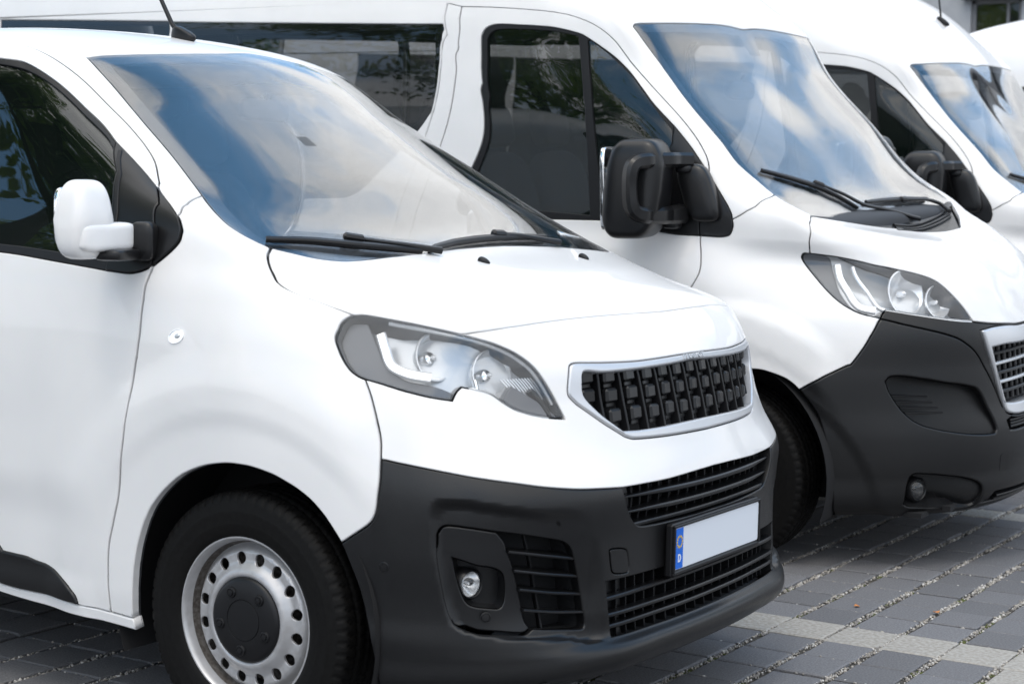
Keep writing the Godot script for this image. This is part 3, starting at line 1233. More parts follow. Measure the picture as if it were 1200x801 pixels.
	for i in 12:
		var a := TAU * i / 12
		var o := PackedVector2Array()
		for j in 10:
			var q := PI / 2 + TAU * j / 10
			var r := 0.0042 if j % 2 == 0 else 0.0018
			o.append(Vector2(-0.236 + cos(a) * 0.0145 + cos(q) * r, 0.018 + sin(a) * 0.0145 + sin(q) * r))
		stars.add(sheet(o, pt.translated_local(Vector3(0, 0, 0.0020)), 0.0006))
	part(pl, "star_ring", stars.mesh(), "star_yellow")
	lettering(pl, "country_letter", "D", 0.021, 0.0008, "white_print", pt.translated_local(Vector3(-0.236, -0.026, 0.0014)), true)
	# grille
	var gf := part(van, "grille_frame", panel(S, grille_out, [grille_in], {"off": 0.003, "gap": 0.0015, "bevel": 0.006, "depth": 0.055, "h": 0.02, "edge": 0.012}).mesh(), "grille_silver")
	var gb := part(van, "grille", panel(S, grille_out, [], {"off": -0.055, "rim": false, "gap": 0.004, "bevel": 0.0, "h": 0.05}).mesh(), "dark_void")
	var gin := shrink(S, fine(S, grille_in, 0.02), 0.006)
	var block := MB.new()
	box(block, Vector3.ZERO, Vector3(0.050, 0.037, 0.022), 0.006)
	box(block, Vector3(0.004, -0.024, -0.008), Vector3(0.036, 0.012, 0.014), 0.002)
	box(block, Vector3(-0.032, 0.0, -0.010), Vector3(0.014, 0.006, 0.010), 0.001)
	box(block, Vector3(0.032, 0.004, -0.010), Vector3(0.014, 0.006, 0.010), 0.001)
	var bm := block.mesh()
	for c in 15:
		var s := (c - 7) * 0.080
		var u := u_at(S, absf(s)) * signf(s)
		var fin := []
		for r in 4:
			var v := 7.22 + r * 0.46 + 0.02 * (c % 2)
			if Geometry2D.is_point_in_polygon(Vector2(u, v + 0.08), gin) and Geometry2D.is_point_in_polygon(Vector2(u, v - 0.10), gin):
				var t := frame_at(S, u, v, -0.024)
				t.basis = t.basis * Basis(Vector3(0, 1, 0), 0.16) * Basis(Vector3(1, 0, 0), 0.10)
				part(gb, "grille_block", bm, "bumper_plastic_fine", t)
		var u2 := u_at(S, absf(s + 0.040)) * signf(s + 0.040)
		var lo := 9.0
		var hi := 0.0
		for k in 60:
			var v := 7.0 + k * 0.035
			if Geometry2D.is_point_in_polygon(Vector2(u2, v), gin):
				lo = minf(lo, v)
				hi = maxf(hi, v)
		if hi > lo + 0.1:
			part(gb, "grille_fin", bar(S, PackedVector2Array([Vector2(u2, lo - 0.05), Vector2(u2, hi + 0.05)]), -0.030, [0.007], [0.030], 6).mesh(), "satin_black")
	# raised letters on the bar of the grille frame
	var lt := frame_at(S, 0.0, (E.grille_out_top[E.grille_out_top.size() - 1].y + E.grille_in_top[E.grille_in_top.size() - 1].y) * 0.5, 0.0035)
	lettering(gf, "raised_lettering", "PEUGEOT", 0.0135, 0.004, "grille_silver", lt, false, 1.5)
	# headlamps
	var lamp := path([E.lamp_top, E.lamp_in, E.lamp_low, E.lamp_step, E.lamp_under, E.lamp_out])
	var hl := pair(van, "headlight", strip(S, lamp, -0.003, -0.085, 0.003, 0.012), "lamp_dark")
	var bk := panel(S, lamp, [], {"off": -0.085, "rim": false, "gap": 0.01, "bevel": 0.0, "h": 0.04})
	subpair(hl, "lamp_housing", bk, "lamp_grey")
	var dark := path([E.lamp_dark])
	subpair(hl, "dark_bezel", panel(S, dark, [], {"off": -0.030, "gap": 0.006, "bevel": 0.004, "depth": 0.05, "h": 0.02}), "lamp_dark")
	subpair(hl, "dark_bezel", panel(S, path([E.lamp_tail]), [], {"off": -0.012, "gap": 0.005, "bevel": 0.003, "depth": 0.04, "h": 0.02}), "lamp_dark")
	subpair(hl, "light_guide", bar(S, E.led, -0.020, [0.026], [0.016], 20), "lamp_silver")
	subpair(hl, "chrome_strip", bar(S, path([E.lamp_top, E.lamp_in]).slice(8, -4), -0.020, [0.016], [0.012], 30), "lamp_silver")
	subpair(hl, "chrome_strip", bar(S, rev(E.lamp_low).slice(2, -2), -0.016, [0.012], [0.010], 20), "lamp_silver")
	var chambers := [[E.bowl_near[0], 0.058, Vector3(-0.036, -0.010, -0.052)], [E.bowl_far[0], 0.060, Vector3(-0.034, -0.010, -0.046)]]
	for w in chambers:
		var q: Vector2 = w[0]
		var bb := MB.new()
		bb.add(bowl(w[1], 0.075), looking(S.at(q.x, q.y) + w[2], Vector3(1, 0.20, 0.30)))
		subpair(hl, "reflector", bb, "lamp_silver")
		bb = MB.new()
		lathe(bb, [Vector2(0.017, -0.01), Vector2(0.017, 0.012), Vector2(0.014, 0.018), Vector2(0.0001, 0.020)], 18, looking(S.at(q.x, q.y) + w[2] + Vector3(-0.03, -0.006, 0), Vector3(1, 0.2, 0.3)))
		subpair(hl, "bulb_cap", bb, "chrome")
	var fl := MB.new()
	for k in 12:
		var q := Vector2(lerpf(2.52, 3.0, k / 11.0), 8.70)
		fl.add(bar(S, PackedVector2Array([q, q + Vector2(-0.18, -0.50)]), -0.040, [0.0035], [0.006], 4))
	subpair(hl, "ribbed_reflector", fl, "lamp_silver")
	fl = MB.new()
	for k in 9:
		var q := Vector2(lerpf(3.95, 4.32, k / 8.0), 8.62)
		fl.add(bar(S, PackedVector2Array([q, q + Vector2(-0.10, -0.62)]), -0.046, [0.003], [0.005], 4))
	subpair(hl, "ribbed_reflector", fl, "lamp_silver")
	subpair(hl, "chamber_wall", bar(S, smooth(PackedFloat32Array([3.42, 8.72, 3.46, 8.35, 3.56, 7.98, 3.70, 7.80])), -0.030, [0.010], [0.034], 14), "chrome")
	subpair(hl, "chamber_wall", bar(S, smooth(PackedFloat32Array([2.66, 8.40, 2.50, 8.00, 2.42, 7.62])), -0.024, [0.014], [0.03], 14), "satin_black")
	subpair(hl, "lens", panel(S, lamp, [], {"off": 0.001, "gap": 0.003, "bevel": 0.004, "depth": 0.01, "h": 0.02, "edge": 0.012}), "lens_clear")
	# wings (front fenders)
	var arch = E.arch
	var fender := path([rev(E.pillar_seam), E.tri_front_low, E.door_gap, rev(E.sill_front), rev(arch), rev(E.fender_low), rev(E.seam), E.lamp_out, rev(E.hood_side), E.ws_side_low])
	pair(van, "front_wing", panel(S, fender, [], {"h": 0.022, "bevel": 0.004, "gap": 0.0026, "depth": 0.022}), "white_paint")
	back.add(both_sides(lining(S, fender)))
	var ind := MB.new()
	var it := frame_at(S, E.indicator[0].x, E.indicator[0].y, 0.0)
	blob(ind, it * Vector3(0, 0, 0.001), Vector3(0.027, 0.017, 0.007), 0.9, 0.9, it.basis)
	var inds := pair(van, "side_repeater", ind, "lens_clear")
	ind = MB.new()
	lathe(ind, [Vector2(0.0285, 0.0), Vector2(0.0275, 0.003), Vector2(0.0255, 0.003), Vector2(0.024, 0.0005), Vector2(0.0001, 0.0005)], 30, it * Transform3D(Basis.from_scale(Vector3(1, 0.63, 1)), Vector3.ZERO))
	subpair(inds, "repeater_ring", ind, "chrome")
	ind = MB.new()
	blob(ind, it * Vector3(0.003, 0, 0.001), Vector3(0.009, 0.006, 0.004), 1.0, 1.0, it.basis, null, 14, 10)
	subpair(inds, "repeater_bulb", ind, "lamp_grey")
	# roof with the windscreen pillars
	var rend := E.door_top[E.door_top.size() - 1] as Vector2
	var roof := both([rev(E.ws_top), rev(E.ws_side_high), rev(E.pillar_seam), rev(E.tri_front_high), E.door_top, uv(9.98, rend.y), uv(9.98, 18.98), uv(0, 18.98)])
	part(van, "roof", panel(S, roof, [], {"h": 0.05, "bevel": 0.003, "gap": 0.002}).mesh(), "white_paint")
	var hd := lining(S, roof, [], -0.04)
	part(van, "headliner", hd.mesh(), "headliner")
	# front doors
	var dbot = E.sill_top
	var rear_low := skin_uv(S, -1.52, 0.40)
	var dpath := path([rev(E.door_top), rev(E.tri_top), E.frame_top, rev(E.frame_bot), rev(E.tri_low), E.door_gap, dbot, uv(rear_low.x, rear_low.y), uv(skin_uv(S, -1.52, 1.2).x, skin_uv(S, -1.52, 1.2).y)])
	var doors := pair(van, "front_door", panel(S, dpath, [], {"h": 0.035, "bevel": 0.003, "gap": 0.002}), "white_paint")
	back.add(both_sides(lining(S, dpath, [], -0.05)))
	var glass_p := path([E.glass_top, rev(E.glass_bot)])
	var frame_p := path([E.frame_top, rev(E.frame_bot), E.tri_rear])
	subpair(doors, "window_seal", panel(S, frame_p, [glass_p], {"off": -0.004, "gap": 0.0005, "bevel": 0.003, "depth": 0.02, "h": 0.03}), "rubber_seal")
	var wins := subpair(doors, "window", panel(S, glass_p, [], {"off": -0.012, "gap": -0.004, "bevel": 0.0, "depth": 0.004, "h": 0.05}), "window_glass")
	for k in 2:
		thicken(wins[k], panel(S, glass_p if k == 0 else mirror(glass_p), [], {"off": -0.0165, "gap": -0.004, "bevel": 0.0, "rim": false, "h": 0.05}))
	subpair(doors, "mirror_patch", panel(S, path([E.tri_top, E.tri_gap, E.tri_low, E.tri_rear]), [], {"off": 0.004, "gap": 0.001, "bevel": 0.004, "depth": 0.02, "h": 0.02}), "bumper_plastic_fine")
	subpair(doors, "sash_bar", bar(S, E.sash, 0.004, [0.012], [0.008], 8), "rubber_seal")
	subpair(doors, "rubbing_strip", panel(S, path([E.trim_top, E.trim_low, uv(skin_uv(S, -1.48, 0.42).x, skin_uv(S, -1.48, 0.42).y), uv(skin_uv(S, -1.48, 0.56).x, skin_uv(S, -1.48, 0.56).y), uv(skin_uv(S, -1.0, 0.55).x, skin_uv(S, -1.0, 0.55).y)]), [], {"off": 0.010, "gap": 0.001, "bevel": 0.006, "depth": 0.014, "h": 0.03}), "bumper_plastic")
	pair(van, "wing_patch", panel(S, path([E.tri_front_high, E.tri_front_low, rev(E.tri_gap)]), [], {"off": 0.004, "gap": 0.001, "bevel": 0.004, "depth": 0.02, "h": 0.02}), "bumper_plastic_fine")
	# sill and the side behind the door
	var sill := path([E.sill_front, E.sill_top, uv(9.98, 3.45), uv(9.98, 2.4), rev(E.sill_bot)])
	pair(van, "sill", panel(S, sill, [], {"h": 0.06, "bevel": 0.004, "gap": 0.0015, "depth": 0.03}), "white_paint")
	back.add(both_sides(lining(S, sill)))
	var flank := path([uv(rear_low.x + 0.02, rear_low.y + 0.05), uv(skin_uv(S, -1.53, 1.2).x, skin_uv(S, -1.53, 1.2).y), uv(rend.x, rend.y - 0.01), uv(9.98, rend.y - 0.01), uv(9.98, 3.5)])
	var wr := rear_arch(S, -3.275, 0.33, 0.42)
	pair(van, "side_panel", panel(S, flank, [wr], {"h": 0.08, "bevel": 0.003, "gap": 0.0015}), "white_paint")
	back.add(both_sides(lining(S, flank, [wr])))
	part(van, "rear_doors", rear_wall(S).mesh(), "white_paint")
	# windscreen
	var ws := both([rev(E.ws_top), rev(E.ws_side_high), rev(E.ws_side_low), rev(E.hood_rear)])
	var wsp := part(van, "windscreen", panel(S, ws, [], {"off": -0.001, "gap": 0.001, "bevel": 0.0015, "depth": 0.006, "h": 0.05}).mesh(), "windscreen_glass")
	var plies := MB.new()   # laminated glass: the coated film between two sheets
	for k in 2:
		plies.add(panel(S, ws, [], {"off": -0.0035 - 0.0025 * k, "gap": 0.003, "bevel": 0.0, "rim": false, "h": 0.05}))
	part(wsp, "inner_plies", plies.mesh(), "windscreen_glass")
	var ring := shrink(S, fine(S, ws if area(ws) > 0 else rev(ws), 0.02), 0.045)
	part(wsp, "black_border", panel(S, ws, [ring], {"off": -0.009, "gap": 0.0, "bevel": 0.0, "rim": false, "h": 0.05}).mesh(), "frit_band")
	for w in [[E.blade_near, E.arm_near, 0.3], [E.blade_far, E.arm_far, 0.7]]:
		wiper(van, S, w[0], w[1])
	for sg in [1.0, -1.0]:
		var t := frame_at(S, E.nozzle[0].x * sg, E.nozzle[0].y, 0.002)
		var nz := MB.new()
		blob(nz, t * Vector3(0, 0, 0), Vector3(0.010, 0.019, 0.011), 0.9, 0.9, t.basis, func(q: Vector3) -> Vector3: return Vector3(q.x * (1.0 + q.y * 14.0), q.y, q.z * (1.0 + q.y * 18.0)), 20, 12)
		part(van, "washer_nozzle", nz.mesh(), "satin_black")
	# aerial
	var ab := MB.new()
	var a0 := S.at(0.55, 15.75)
	blob(ab, a0 + Vector3(0.0, 0.012, 0), Vector3(0.05, 0.022, 0.018), 0.7, 0.8, Basis(Vector3(0, 0, 1), -0.25), func(q: Vector3) -> Vector3: return Vector3(q.x, q.y * (1.0 - q.x * 8.0), q.z), 24, 14)
	tube(ab, [a0 + Vector3(-0.02, 0.02, 0), a0 + Vector3(-0.05, 0.05, 0.0), a0 + Vector3(-0.27, 0.42, 0.0)], [0.010, 0.0075, 0.0045], 12)
	part(van, "aerial", ab.mesh(), "satin_black")
	# door mirrors
	mirror_small(van, S)
	# underside, wheels, cabin
	var un := MB.new()
	box(un, Vector3(-1.75, 0.27, 0), Vector3(4.4, 0.06, 1.2), 0.0)
	box(un, Vector3(-1.85, 0.30, 0), Vector3(2.0, 0.10, 1.70), 0.0)
	box(un, Vector3(0.20, 0.235, 0), Vector3(1.25, 0.02, 1.16), 0.0)
	box(un, Vector3(0.62, 0.235, 0), Vector3(0.34, 0.02, 1.4), 0.0)
	for sx in [0.0, -3.275]:
		for sg in [1.0, -1.0]:
			wheel_well(un, sx, 0.34, 0.44, sg * 0.62, sg * 0.925)
	tube(un, [Vector3(0, 0.33, -0.8), Vector3(0, 0.33, 0.8)], [0.05], 10)
	tube(un, [Vector3(-3.275, 0.33, -0.8), Vector3(-3.275, 0.33, 0.8)], [0.05], 10)
	part(van, "underbody", un.mesh(), "dark_void")
	part(van, "inner_shell", back.mesh(), "cabin_dark")
	add_wheel(van, "small", Vector3(0.0, 0.330, 0.811), false)
	add_wheel(van, "small", Vector3(0.0, 0.330, -0.811), true)
	add_wheel(van, "small", Vector3(-3.275, 0.330, 0.811), false)
	add_wheel(van, "small", Vector3(-3.275, 0.330, -0.811), true)
	var dash := MB.new()
	blob(dash, Vector3(-0.22, 1.20, 0), Vector3(0.34, 0.085, 0.80), 0.5, 0.35)
	blob(dash, Vector3(-0.42, 1.05, 0), Vector3(0.16, 0.22, 0.78), 0.4, 0.35)
	part(van, "dashboard", dash.mesh(), "cabin_dark")
	seat(van, Vector3(-1.05, 0.86, -0.47), 0.52, 1)
	seat(van, Vector3(-1.05, 0.86, 0.30), 0.92, 2)
	steering_wheel(van, Vector3(-0.66, 1.13, -0.45), 0.19)
	var bulk := MB.new()
	box(bulk, Vector3(-1.75, 1.05, 0), Vector3(0.03, 1.5, 1.45), 0.0)
	box(bulk, Vector3(-1.15, 0.45, 0), Vector3(1.2, 0.04, 1.7), 0.0)
	part(van, "bulkhead", bulk.mesh(), "cabin_dark")
	var rv := MB.new()
	blob(rv, Vector3(-0.72, 1.70, 0), Vector3(0.02, 0.035, 0.11), 0.4, 0.4)
	tube(rv, [Vector3(-0.72, 1.71, 0), Vector3(-0.70, 1.75, 0)], [0.008])
	part(van, "rear_view_mirror", rv.mesh(), "satin_black")

func skin_uv(S: BodySkin, x: float, y: float) -> Vector2:
	# where the right side of a skin passes a given x and y
	var p := Vector2(7.5, 8.0)
	for k in 40:
		var q := S.bare(p.x, p.y)
		var e := 1e-3
		var a := (S.bare(p.x + e, p.y) - q) / e
		var b := (S.bare(p.x, p.y + e) - q) / e
		var det := a.x * b.y - b.x * a.y
		var r := Vector2(x - q.x, y - q.y)
		var st := Vector2((r.x * b.y - b.x * r.y) / det, (a.x * r.y - r.x * a.y) / det)
		p += st.clamp(Vector2(-0.5, -0.5), Vector2(0.5, 0.5))
		p.x = clampf(p.x, 4.0, S.nu - 1.001)
		p.y = clampf(p.y, 0.001, S.nv - 1.001)
	return p

func rear_arch(S: BodySkin, x: float, y: float, r: float) -> PackedVector2Array:
	var o := PackedVector2Array()
	for k in 25:
		var a := PI * k / 24.0
		o.append(skin_uv(S, x + cos(a) * r, y + 0.10 + sin(a) * (r - 0.10)))
	return o

func u_at(S: BodySkin, s: float) -> float:
	for i in S.U.size() - 1:
		if s <= S.U[i + 1]:
			return i + (s - S.U[i]) / (S.U[i + 1] - S.U[i])
	return S.U.size() - 1.0

func lettering(parent: Node, called: String, text: String, height: float, depth: float, material, t: Transform3D, bold: bool, stretch := 1.0):
	var f := SystemFont.new()
	f.font_names = PackedStringArray(["Droid Sans"])
	f.font_weight = 700
	var m := TextMesh.new()
	m.font = f
	m.text = text
	m.font_size = 32
	m.pixel_size = height / (32.0 * 0.72)
	m.depth = depth
	m.curve_step = 1.0
	var tt := t
	tt.basis = t.basis * Basis.from_scale(Vector3(stretch, 1, 1))
	part(parent, called, m, material, tt)

func wiper(van: Node3D, S: BodySkin, blade: PackedVector2Array, arm: PackedVector2Array):
	var rub := bar(S, blade, 0.003, [0.006], [0.010], 30)
	var w := part(van, "wiper", rub.mesh(), "rubber_seal")
	part(w, "blade", bar(S, blade, 0.010, [0.014, 0.020, 0.022, 0.020, 0.012], [0.010, 0.016, 0.018, 0.016, 0.010], 30).mesh(), "satin_black")
	part(w, "arm", bar(S, arm, 0.016, [0.014, 0.016, 0.020], [0.010, 0.012, 0.018], 20).mesh(), "satin_black")
	var clip := MB.new()
	var t := frame_at(S, arm[0].x, arm[0].y, 0.016)
	var a := along(S, arm, 0.016, 8)
	var d: Vector3 = (a[0][1] - a[0][0]).normalized()
	box(clip, a[0][0], Vector3(0.060, 0.024, 0.022), 0.006, Basis(d, t.basis.z.cross(d), t.basis.z).orthonormalized())
	part(w, "clip", clip.mesh(), "satin_black")

func mirror_small(van: Node3D, S: BodySkin):
	var b := MB.new()
	var c := Vector3(-0.375, 1.358, 1.092)
	var turn := Basis(Vector3.UP, 0.10)
	blob(b, c, Vector3(0.056, 0.102, 0.074), 0.52, 0.55, turn, func(q: Vector3) -> Vector3: return Vector3(q.x * (1.0 - 0.25 * absf(q.y) / 0.1), q.y, (q.z + 0.006) * (1.0 - 2.2 * maxf(0.0, q.y)) - 0.006 * q.y), 56, 36)
	var ms := pair(van, "door_mirror", b, "white_paint")
	var foot := MB.new()
	blob(foot, c + Vector3(0.008, -0.045, -0.040), Vector3(0.047, 0.038, 0.106), 0.38, 0.38, turn, func(q: Vector3) -> Vector3: return Vector3(q.x, q.y + 0.10 * maxf(0.0, -q.z) * 0.2, q.z), 48, 24)
	subpair(ms, "mirror_foot", foot, "white_paint")
	var arm := MB.new()
	blob(arm, c + Vector3(0.030, -0.091, -0.095), Vector3(0.042, 0.016, 0.080), 0.45, 0.45, Basis(Vector3.UP, 0.3))
	blob(arm, c + Vector3(0.055, -0.056, -0.155), Vector3(0.034, 0.052, 0.024), 0.5, 0.5, Basis(Vector3.UP, 0.3))
	subpair(ms, "mirror_base", arm, "bumper_plastic_fine")
	var gl := MB.new()
	blob(gl, c + Vector3(-0.048, 0.005, 0), Vector3(0.010, 0.078, 0.062), 0.4, 0.4, turn)
	subpair(ms, "mirror_glass", gl, "chrome")
	ms[1].position = Vector3(-0.12, -0.05, 0.11)   # the left one is folded back against its door

# ---------------------------------------------------------------- the large vans
func large_relief(u: float, v: float, p: Vector3) -> float:
	var k := 0.0
	if absf(p.z) > 0.86 and p.y < 1.2 and p.x > -1.2 and p.x < 0.75:
		var r := Vector2(p.x, p.y - 0.34).length()
		var w := smoothstep(0.88, 0.96, absf(p.z)) * smoothstep(0.60, 0.40, p.x)
		k += 0.016 * smoothstep(0.74, 0.66, r) * w
		k -= 0.006 * smoothstep(0.58, 0.53, r) * w
	var a := absf(u)
	# step in the bumper face round the wheel
	if p.y < 0.85 and p.x > 0.2 and p.x < 0.8 and absf(p.z) > 0.6:
		var r2 := Vector2(p.x - 0.02, p.y - 0.20).length()
		k -= 0.010 * smoothstep(0.615, 0.57, r2)
	return k

func build_large_vans():
	var S := large_van_skin()
	var E := large_van_lines()
	S.relief = large_relief
	var van := base("large_van", "large white van with dark grey bumper and windowed side, behind the small van", "van", Vector3(0, 0.037, -2.95), "white vans parked side by side")
	van.basis = Basis(Vector3.UP, deg_to_rad(-1.5)) * Basis(Vector3.RIGHT, deg_to_rad(2.6))
	var back := MB.new()
	# hood: its rear edge is lower on the left, where the scuttle panel is wide
	var right := path([E.hood_rear, E.hood_side, E.lamp_top, E.hood_front])
	var hood := path([right, mirror(path([E.hood_side, E.lamp_top, E.hood_front])), rev(E.hood_rear_far)])
	part(van, "hood", panel(S, hood, [], {"h": 0.04, "bevel": 0.004, "gap": 0.0022}).mesh(), "white_paint")
	back.add(lining(S, both([E.hood_rear, E.hood_side, E.lamp_top, E.hood_front]), [], -0.04))
	# scuttle panel
	var scut := path([E.hood_rear, rev(E.glass_low), mirror(rev(E.glass_low)), E.ws_far_corner, rev(E.hood_rear_far)])
	var sc := part(van, "scuttle_panel", panel(S, scut, [], {"off": -0.006, "h": 0.04, "bevel": 0.003, "gap": 0.001}).mesh(), "bumper_plastic")
	for k in 3:
		var vv := 9.86 + 0.10 * k
		part(sc, "scuttle_groove", bar(S, smooth([0.5 - 0.1 * k, vv + 0.12, -0.2, vv + 0.03, -1.0, vv, -1.7 - 0.2 * k, vv + 0.02]), -0.001, [0.010], [0.012], 24).mesh(), "satin_black")
	# dark mask beside the grille
	var grille_out := both([rev(E.grille_out_top), E.grille_out_side, E.grille_out_bot])
	var grille_in := both([rev(E.grille_in_top), E.grille_in_side, E.grille_in_bot])
	var mask := both([rev(E.hood_front), E.lamp_low, E.lamp_step, E.gap, rev(E.grille_out_side), E.grille_out_top])
	part(van, "grille_surround", panel(S, mask, [], {"off": -0.004, "h": 0.025, "bevel": 0.004, "gap": 0.002, "depth": 0.03}).mesh(), "bumper_plastic")
	back.add(lining(S, both([rev(E.hood_front), E.lamp_low, E.lamp_step, E.gap, E.grille_out_bot]), [], -0.07))
	# bumper with its two pockets
	var pocket := path([E.pocket])
	var fogp := path([E.fogpocket])
	var mid := both([uv(0, 3.40), uv(0.95, 3.40), uv(1.12, 3.30), uv(1.06, 3.02), uv(0.9, 2.98), uv(0, 2.98)])
	var low := both([uv(0, 1.30), uv(1.45, 1.30), uv(1.75, 0.80), uv(0, 0.72)])
	var bumper := both([rev(E.grille_out_bot), rev(E.gap), E.seam, E.bumper_side, E.arch_front, uv(4.9, 0.05), uv(0, 0.05)])
	part(van, "bumper", panel(S, bumper, [pocket, mirror(pocket), fogp, mirror(fogp), mid, low], {"h": 0.018, "depth": 0.045, "bevel": 0.008, "gap": 0.0015, "edge": 0.014}).mesh(), "bumper_plastic")
	back.add(lining(S, bumper, [pocket, mirror(pocket), fogp, mirror(fogp)], -0.06))
	for w in [[pocket, -0.15, 0.30], [fogp, -0.09, 0.2]]:
		var lo := Vector2(99, 99)
		var hi := Vector2(-99, -99)
		for q in w[0]:
			lo = lo.min(q)
			hi = hi.max(q)
		var dp: float = w[1]
		# the floor of a pocket is deep at its outer end and runs out towards the middle
		var slope := func(q: Vector2) -> float: return dp * smoothstep(lo.x - 0.1, lerpf(lo.x, hi.x, 0.75), q.x) * smoothstep(lo.y - 0.35, lo.y + 0.40 * (hi.y - lo.y), q.y) - 0.014
		var fl := panel(S, w[0], [], {"off": 0.0, "gap": 0.0, "bevel": 0.0, "rim": false, "h": 0.02, "lift": slope})
		var wall := strip(S, w[0], -0.006, dp - 0.012)
		fl.add(wall)
		var pk := pair(van, "bumper_pocket", fl, "bumper_plastic")
		if dp < -0.1:
			for i in 4:
				var y: float = E.vent[0].y + 0.30 - i * 0.16
				subpair(pk, "vent_slat", bar(S, PackedVector2Array([Vector2(E.vent[0].x + 0.15 - 0.1 * i, y), Vector2(E.vent[0].x - 0.70 - 0.1 * i, y - 0.06)]), -0.070, [0.007], [0.022], 6), "satin_black")
		else:
			var ft := looking(S.at(E.fog[0].x, E.fog[0].y) + Vector3(-0.022, -0.004, -0.045), Vector3(1, 0.0, 0.40))
			var fb := MB.new()
			lathe(fb, [Vector2(0.050, -0.05), Vector2(0.048, 0.006), Vector2(0.042, 0.012), Vector2(0.038, 0.008)], 36, ft)
			subpair(pk, "lamp_ring", fb, "satin_black")
			fb = MB.new()
			fb.add(bowl(0.038, 0.03), ft)
			subpair(pk, "reflector", fb, "satin_black")
			fb = MB.new()
			lathe(fb, [Vector2(0.039, 0.006), Vector2(0.030, 0.014), Vector2(0.015, 0.018), Vector2(0.0001, 0.019)], 32, ft)
			subpair(pk, "lens", fb, "lens_clear")
	for w in [[mid, 3], [low, 2]]:
		var sp := part(van, "bumper_slot", panel(S, w[0], [], {"off": -0.05, "rim": false, "gap": -0.01, "bevel": 0.0, "h": 0.05}).mesh(), "dark_void")
		for i in w[1]:
			var vv: float = (3.08 + 0.11 * i) if w[1] == 3 else (0.9 + 0.2 * i)
			part(sp, "slot_slat", bar(S, smooth([-1.3, vv, 0.0, vv, 1.3, vv]) if w[1] == 2 else smooth([-1.0, vv, 0.0, vv, 1.0, vv]), -0.022, [0.010], [0.03], 24).mesh(), "bumper_plastic_fine")
	var tb := MB.new()
	var tt := frame_at(S, E.tow[0].x, E.tow[0].y, 0.0005)
	tb.add(sheet(round_rect(0.055, 0.075, 0.012), tt, 0.004))
	part(van, "tow_eye_cover", tb.mesh(), "bumper_plastic_fine")
	# grille
	part(van, "grille_frame", panel(S, grille_out, [grille_in], {"off": 0.008, "gap": 0.0015, "bevel": 0.008, "depth": 0.06, "h": 0.02, "edge": 0.012}).mesh(), "grille_silver")
	var gb := part(van, "grille", panel(S, grille_out, [], {"off": -0.06, "rim": false, "gap": 0.004, "bevel": 0.0, "h": 0.05}).mesh(), "dark_void")
	for i in 7:
		var v := 4.20 + i * 0.27
		part(gb, "grille_slat", bar(S, smooth([-1.55, v, -0.7, v + 0.06, 0.0, v + 0.08, 0.7, v + 0.06, 1.55, v]), -0.022, [0.012], [0.022], 30).mesh(), "grille_silver" if i % 2 else "bumper_plastic_fine")
	for i in 19:
		var u := -1.55 + i * 0.172
		part(gb, "grille_fin", bar(S, PackedVector2Array([Vector2(u, 4.0), Vector2(u, 6.0)]), -0.038, [0.022], [0.018], 8).mesh(), "satin_black")
	# headlamps
	var lamp := path([E.lamp_top, E.lamp_low, E.lamp_step, E.lamp_out])
	var hl := pair(van, "headlight", strip(S, lamp, -0.003, -0.09, 0.003, 0.012), "lamp_dark")
	subpair(hl, "lamp_housing", panel(S, lamp, [], {"off": -0.09, "rim": false, "gap": 0.01, "bevel": 0.0, "h": 0.04}), "lamp_grey")
	subpair(hl, "light_guide", bar(S, E.led, -0.024, [0.030], [0.018], 24), "lamp_silver")
	var gd2 := PackedVector2Array()
	for q in E.led:
		gd2.append(q + Vector2(-0.42, 0.02))
	subpair(hl, "light_guide", bar(S, gd2, -0.026, [0.016], [0.016], 24), "lamp_silver")
	for w in [[E.bowl[0], 0.088], [E.bowl2[0], 0.062]]:
		var q: Vector2 = w[0]
		var bb := MB.new()
		bb.add(bowl(w[1], 0.06), looking(S.at(q.x, q.y) + Vector3(-0.022, -0.010, -0.055), Vector3(1, 0.25, 0.45)))
		subpair(hl, "reflector", bb, "lamp_silver")
	subpair(hl, "chrome_strip", bar(S, rev(E.lamp_low), -0.014, [0.014], [0.012], 20), "lamp_silver")
	subpair(hl, "dark_bezel", panel(S, path([E.lamp_dark]), [], {"off": -0.035, "gap": 0.006, "bevel": 0.004, "depth": 0.05, "h": 0.03}), "lamp_dark")
	subpair(hl, "lens", panel(S, lamp, [], {"off": 0.002, "gap": 0.004, "bevel": 0.005, "depth": 0.01, "h": 0.025, "edge": 0.014}), "lens_clear")
	# wings
	var fender := path([rev(E.pillar_seam), E.tri_front_low, E.door_gap, rev(E.arch), rev(E.bumper_side), rev(E.seam), E.lamp_out, rev(E.hood_side), E.ws_side_low])
	pair(van, "front_wing", panel(S, fender, [], {"h": 0.03, "bevel": 0.003, "gap": 0.002, "depth": 0.018}), "white_paint")
	back.add(both_sides(lining(S, fender, [], -0.04)))
	# roof with pillars
	var dt: PackedVector2Array = E.door_top
	var roof := both([rev(E.ws_top), rev(E.ws_side_high), rev(E.pillar_seam), rev(E.tri_front_high), dt, E.gutter, uv(9.98, 14.75), uv(9.98, 17.98), uv(0, 17.98)])
	var rf := part(van, "roof", panel(S, roof, [], {"h": 0.06, "bevel": 0.003, "gap": 0.002}).mesh(), "white_paint")
	var rib := MB.new()
	for z in [-1.0, 1.0]:
		rib.add(bar(S, PackedVector2Array([Vector2(z * 8.3, 16.2), Vector2(z * 9.9, 16.2)]), 0.002, [0.05], [0.012], 16))
	part(rf, "roof_rib", rib.mesh(), "white_paint")
	part(van, "headliner", lining(S, roof, [], -0.05).mesh(), "headliner")
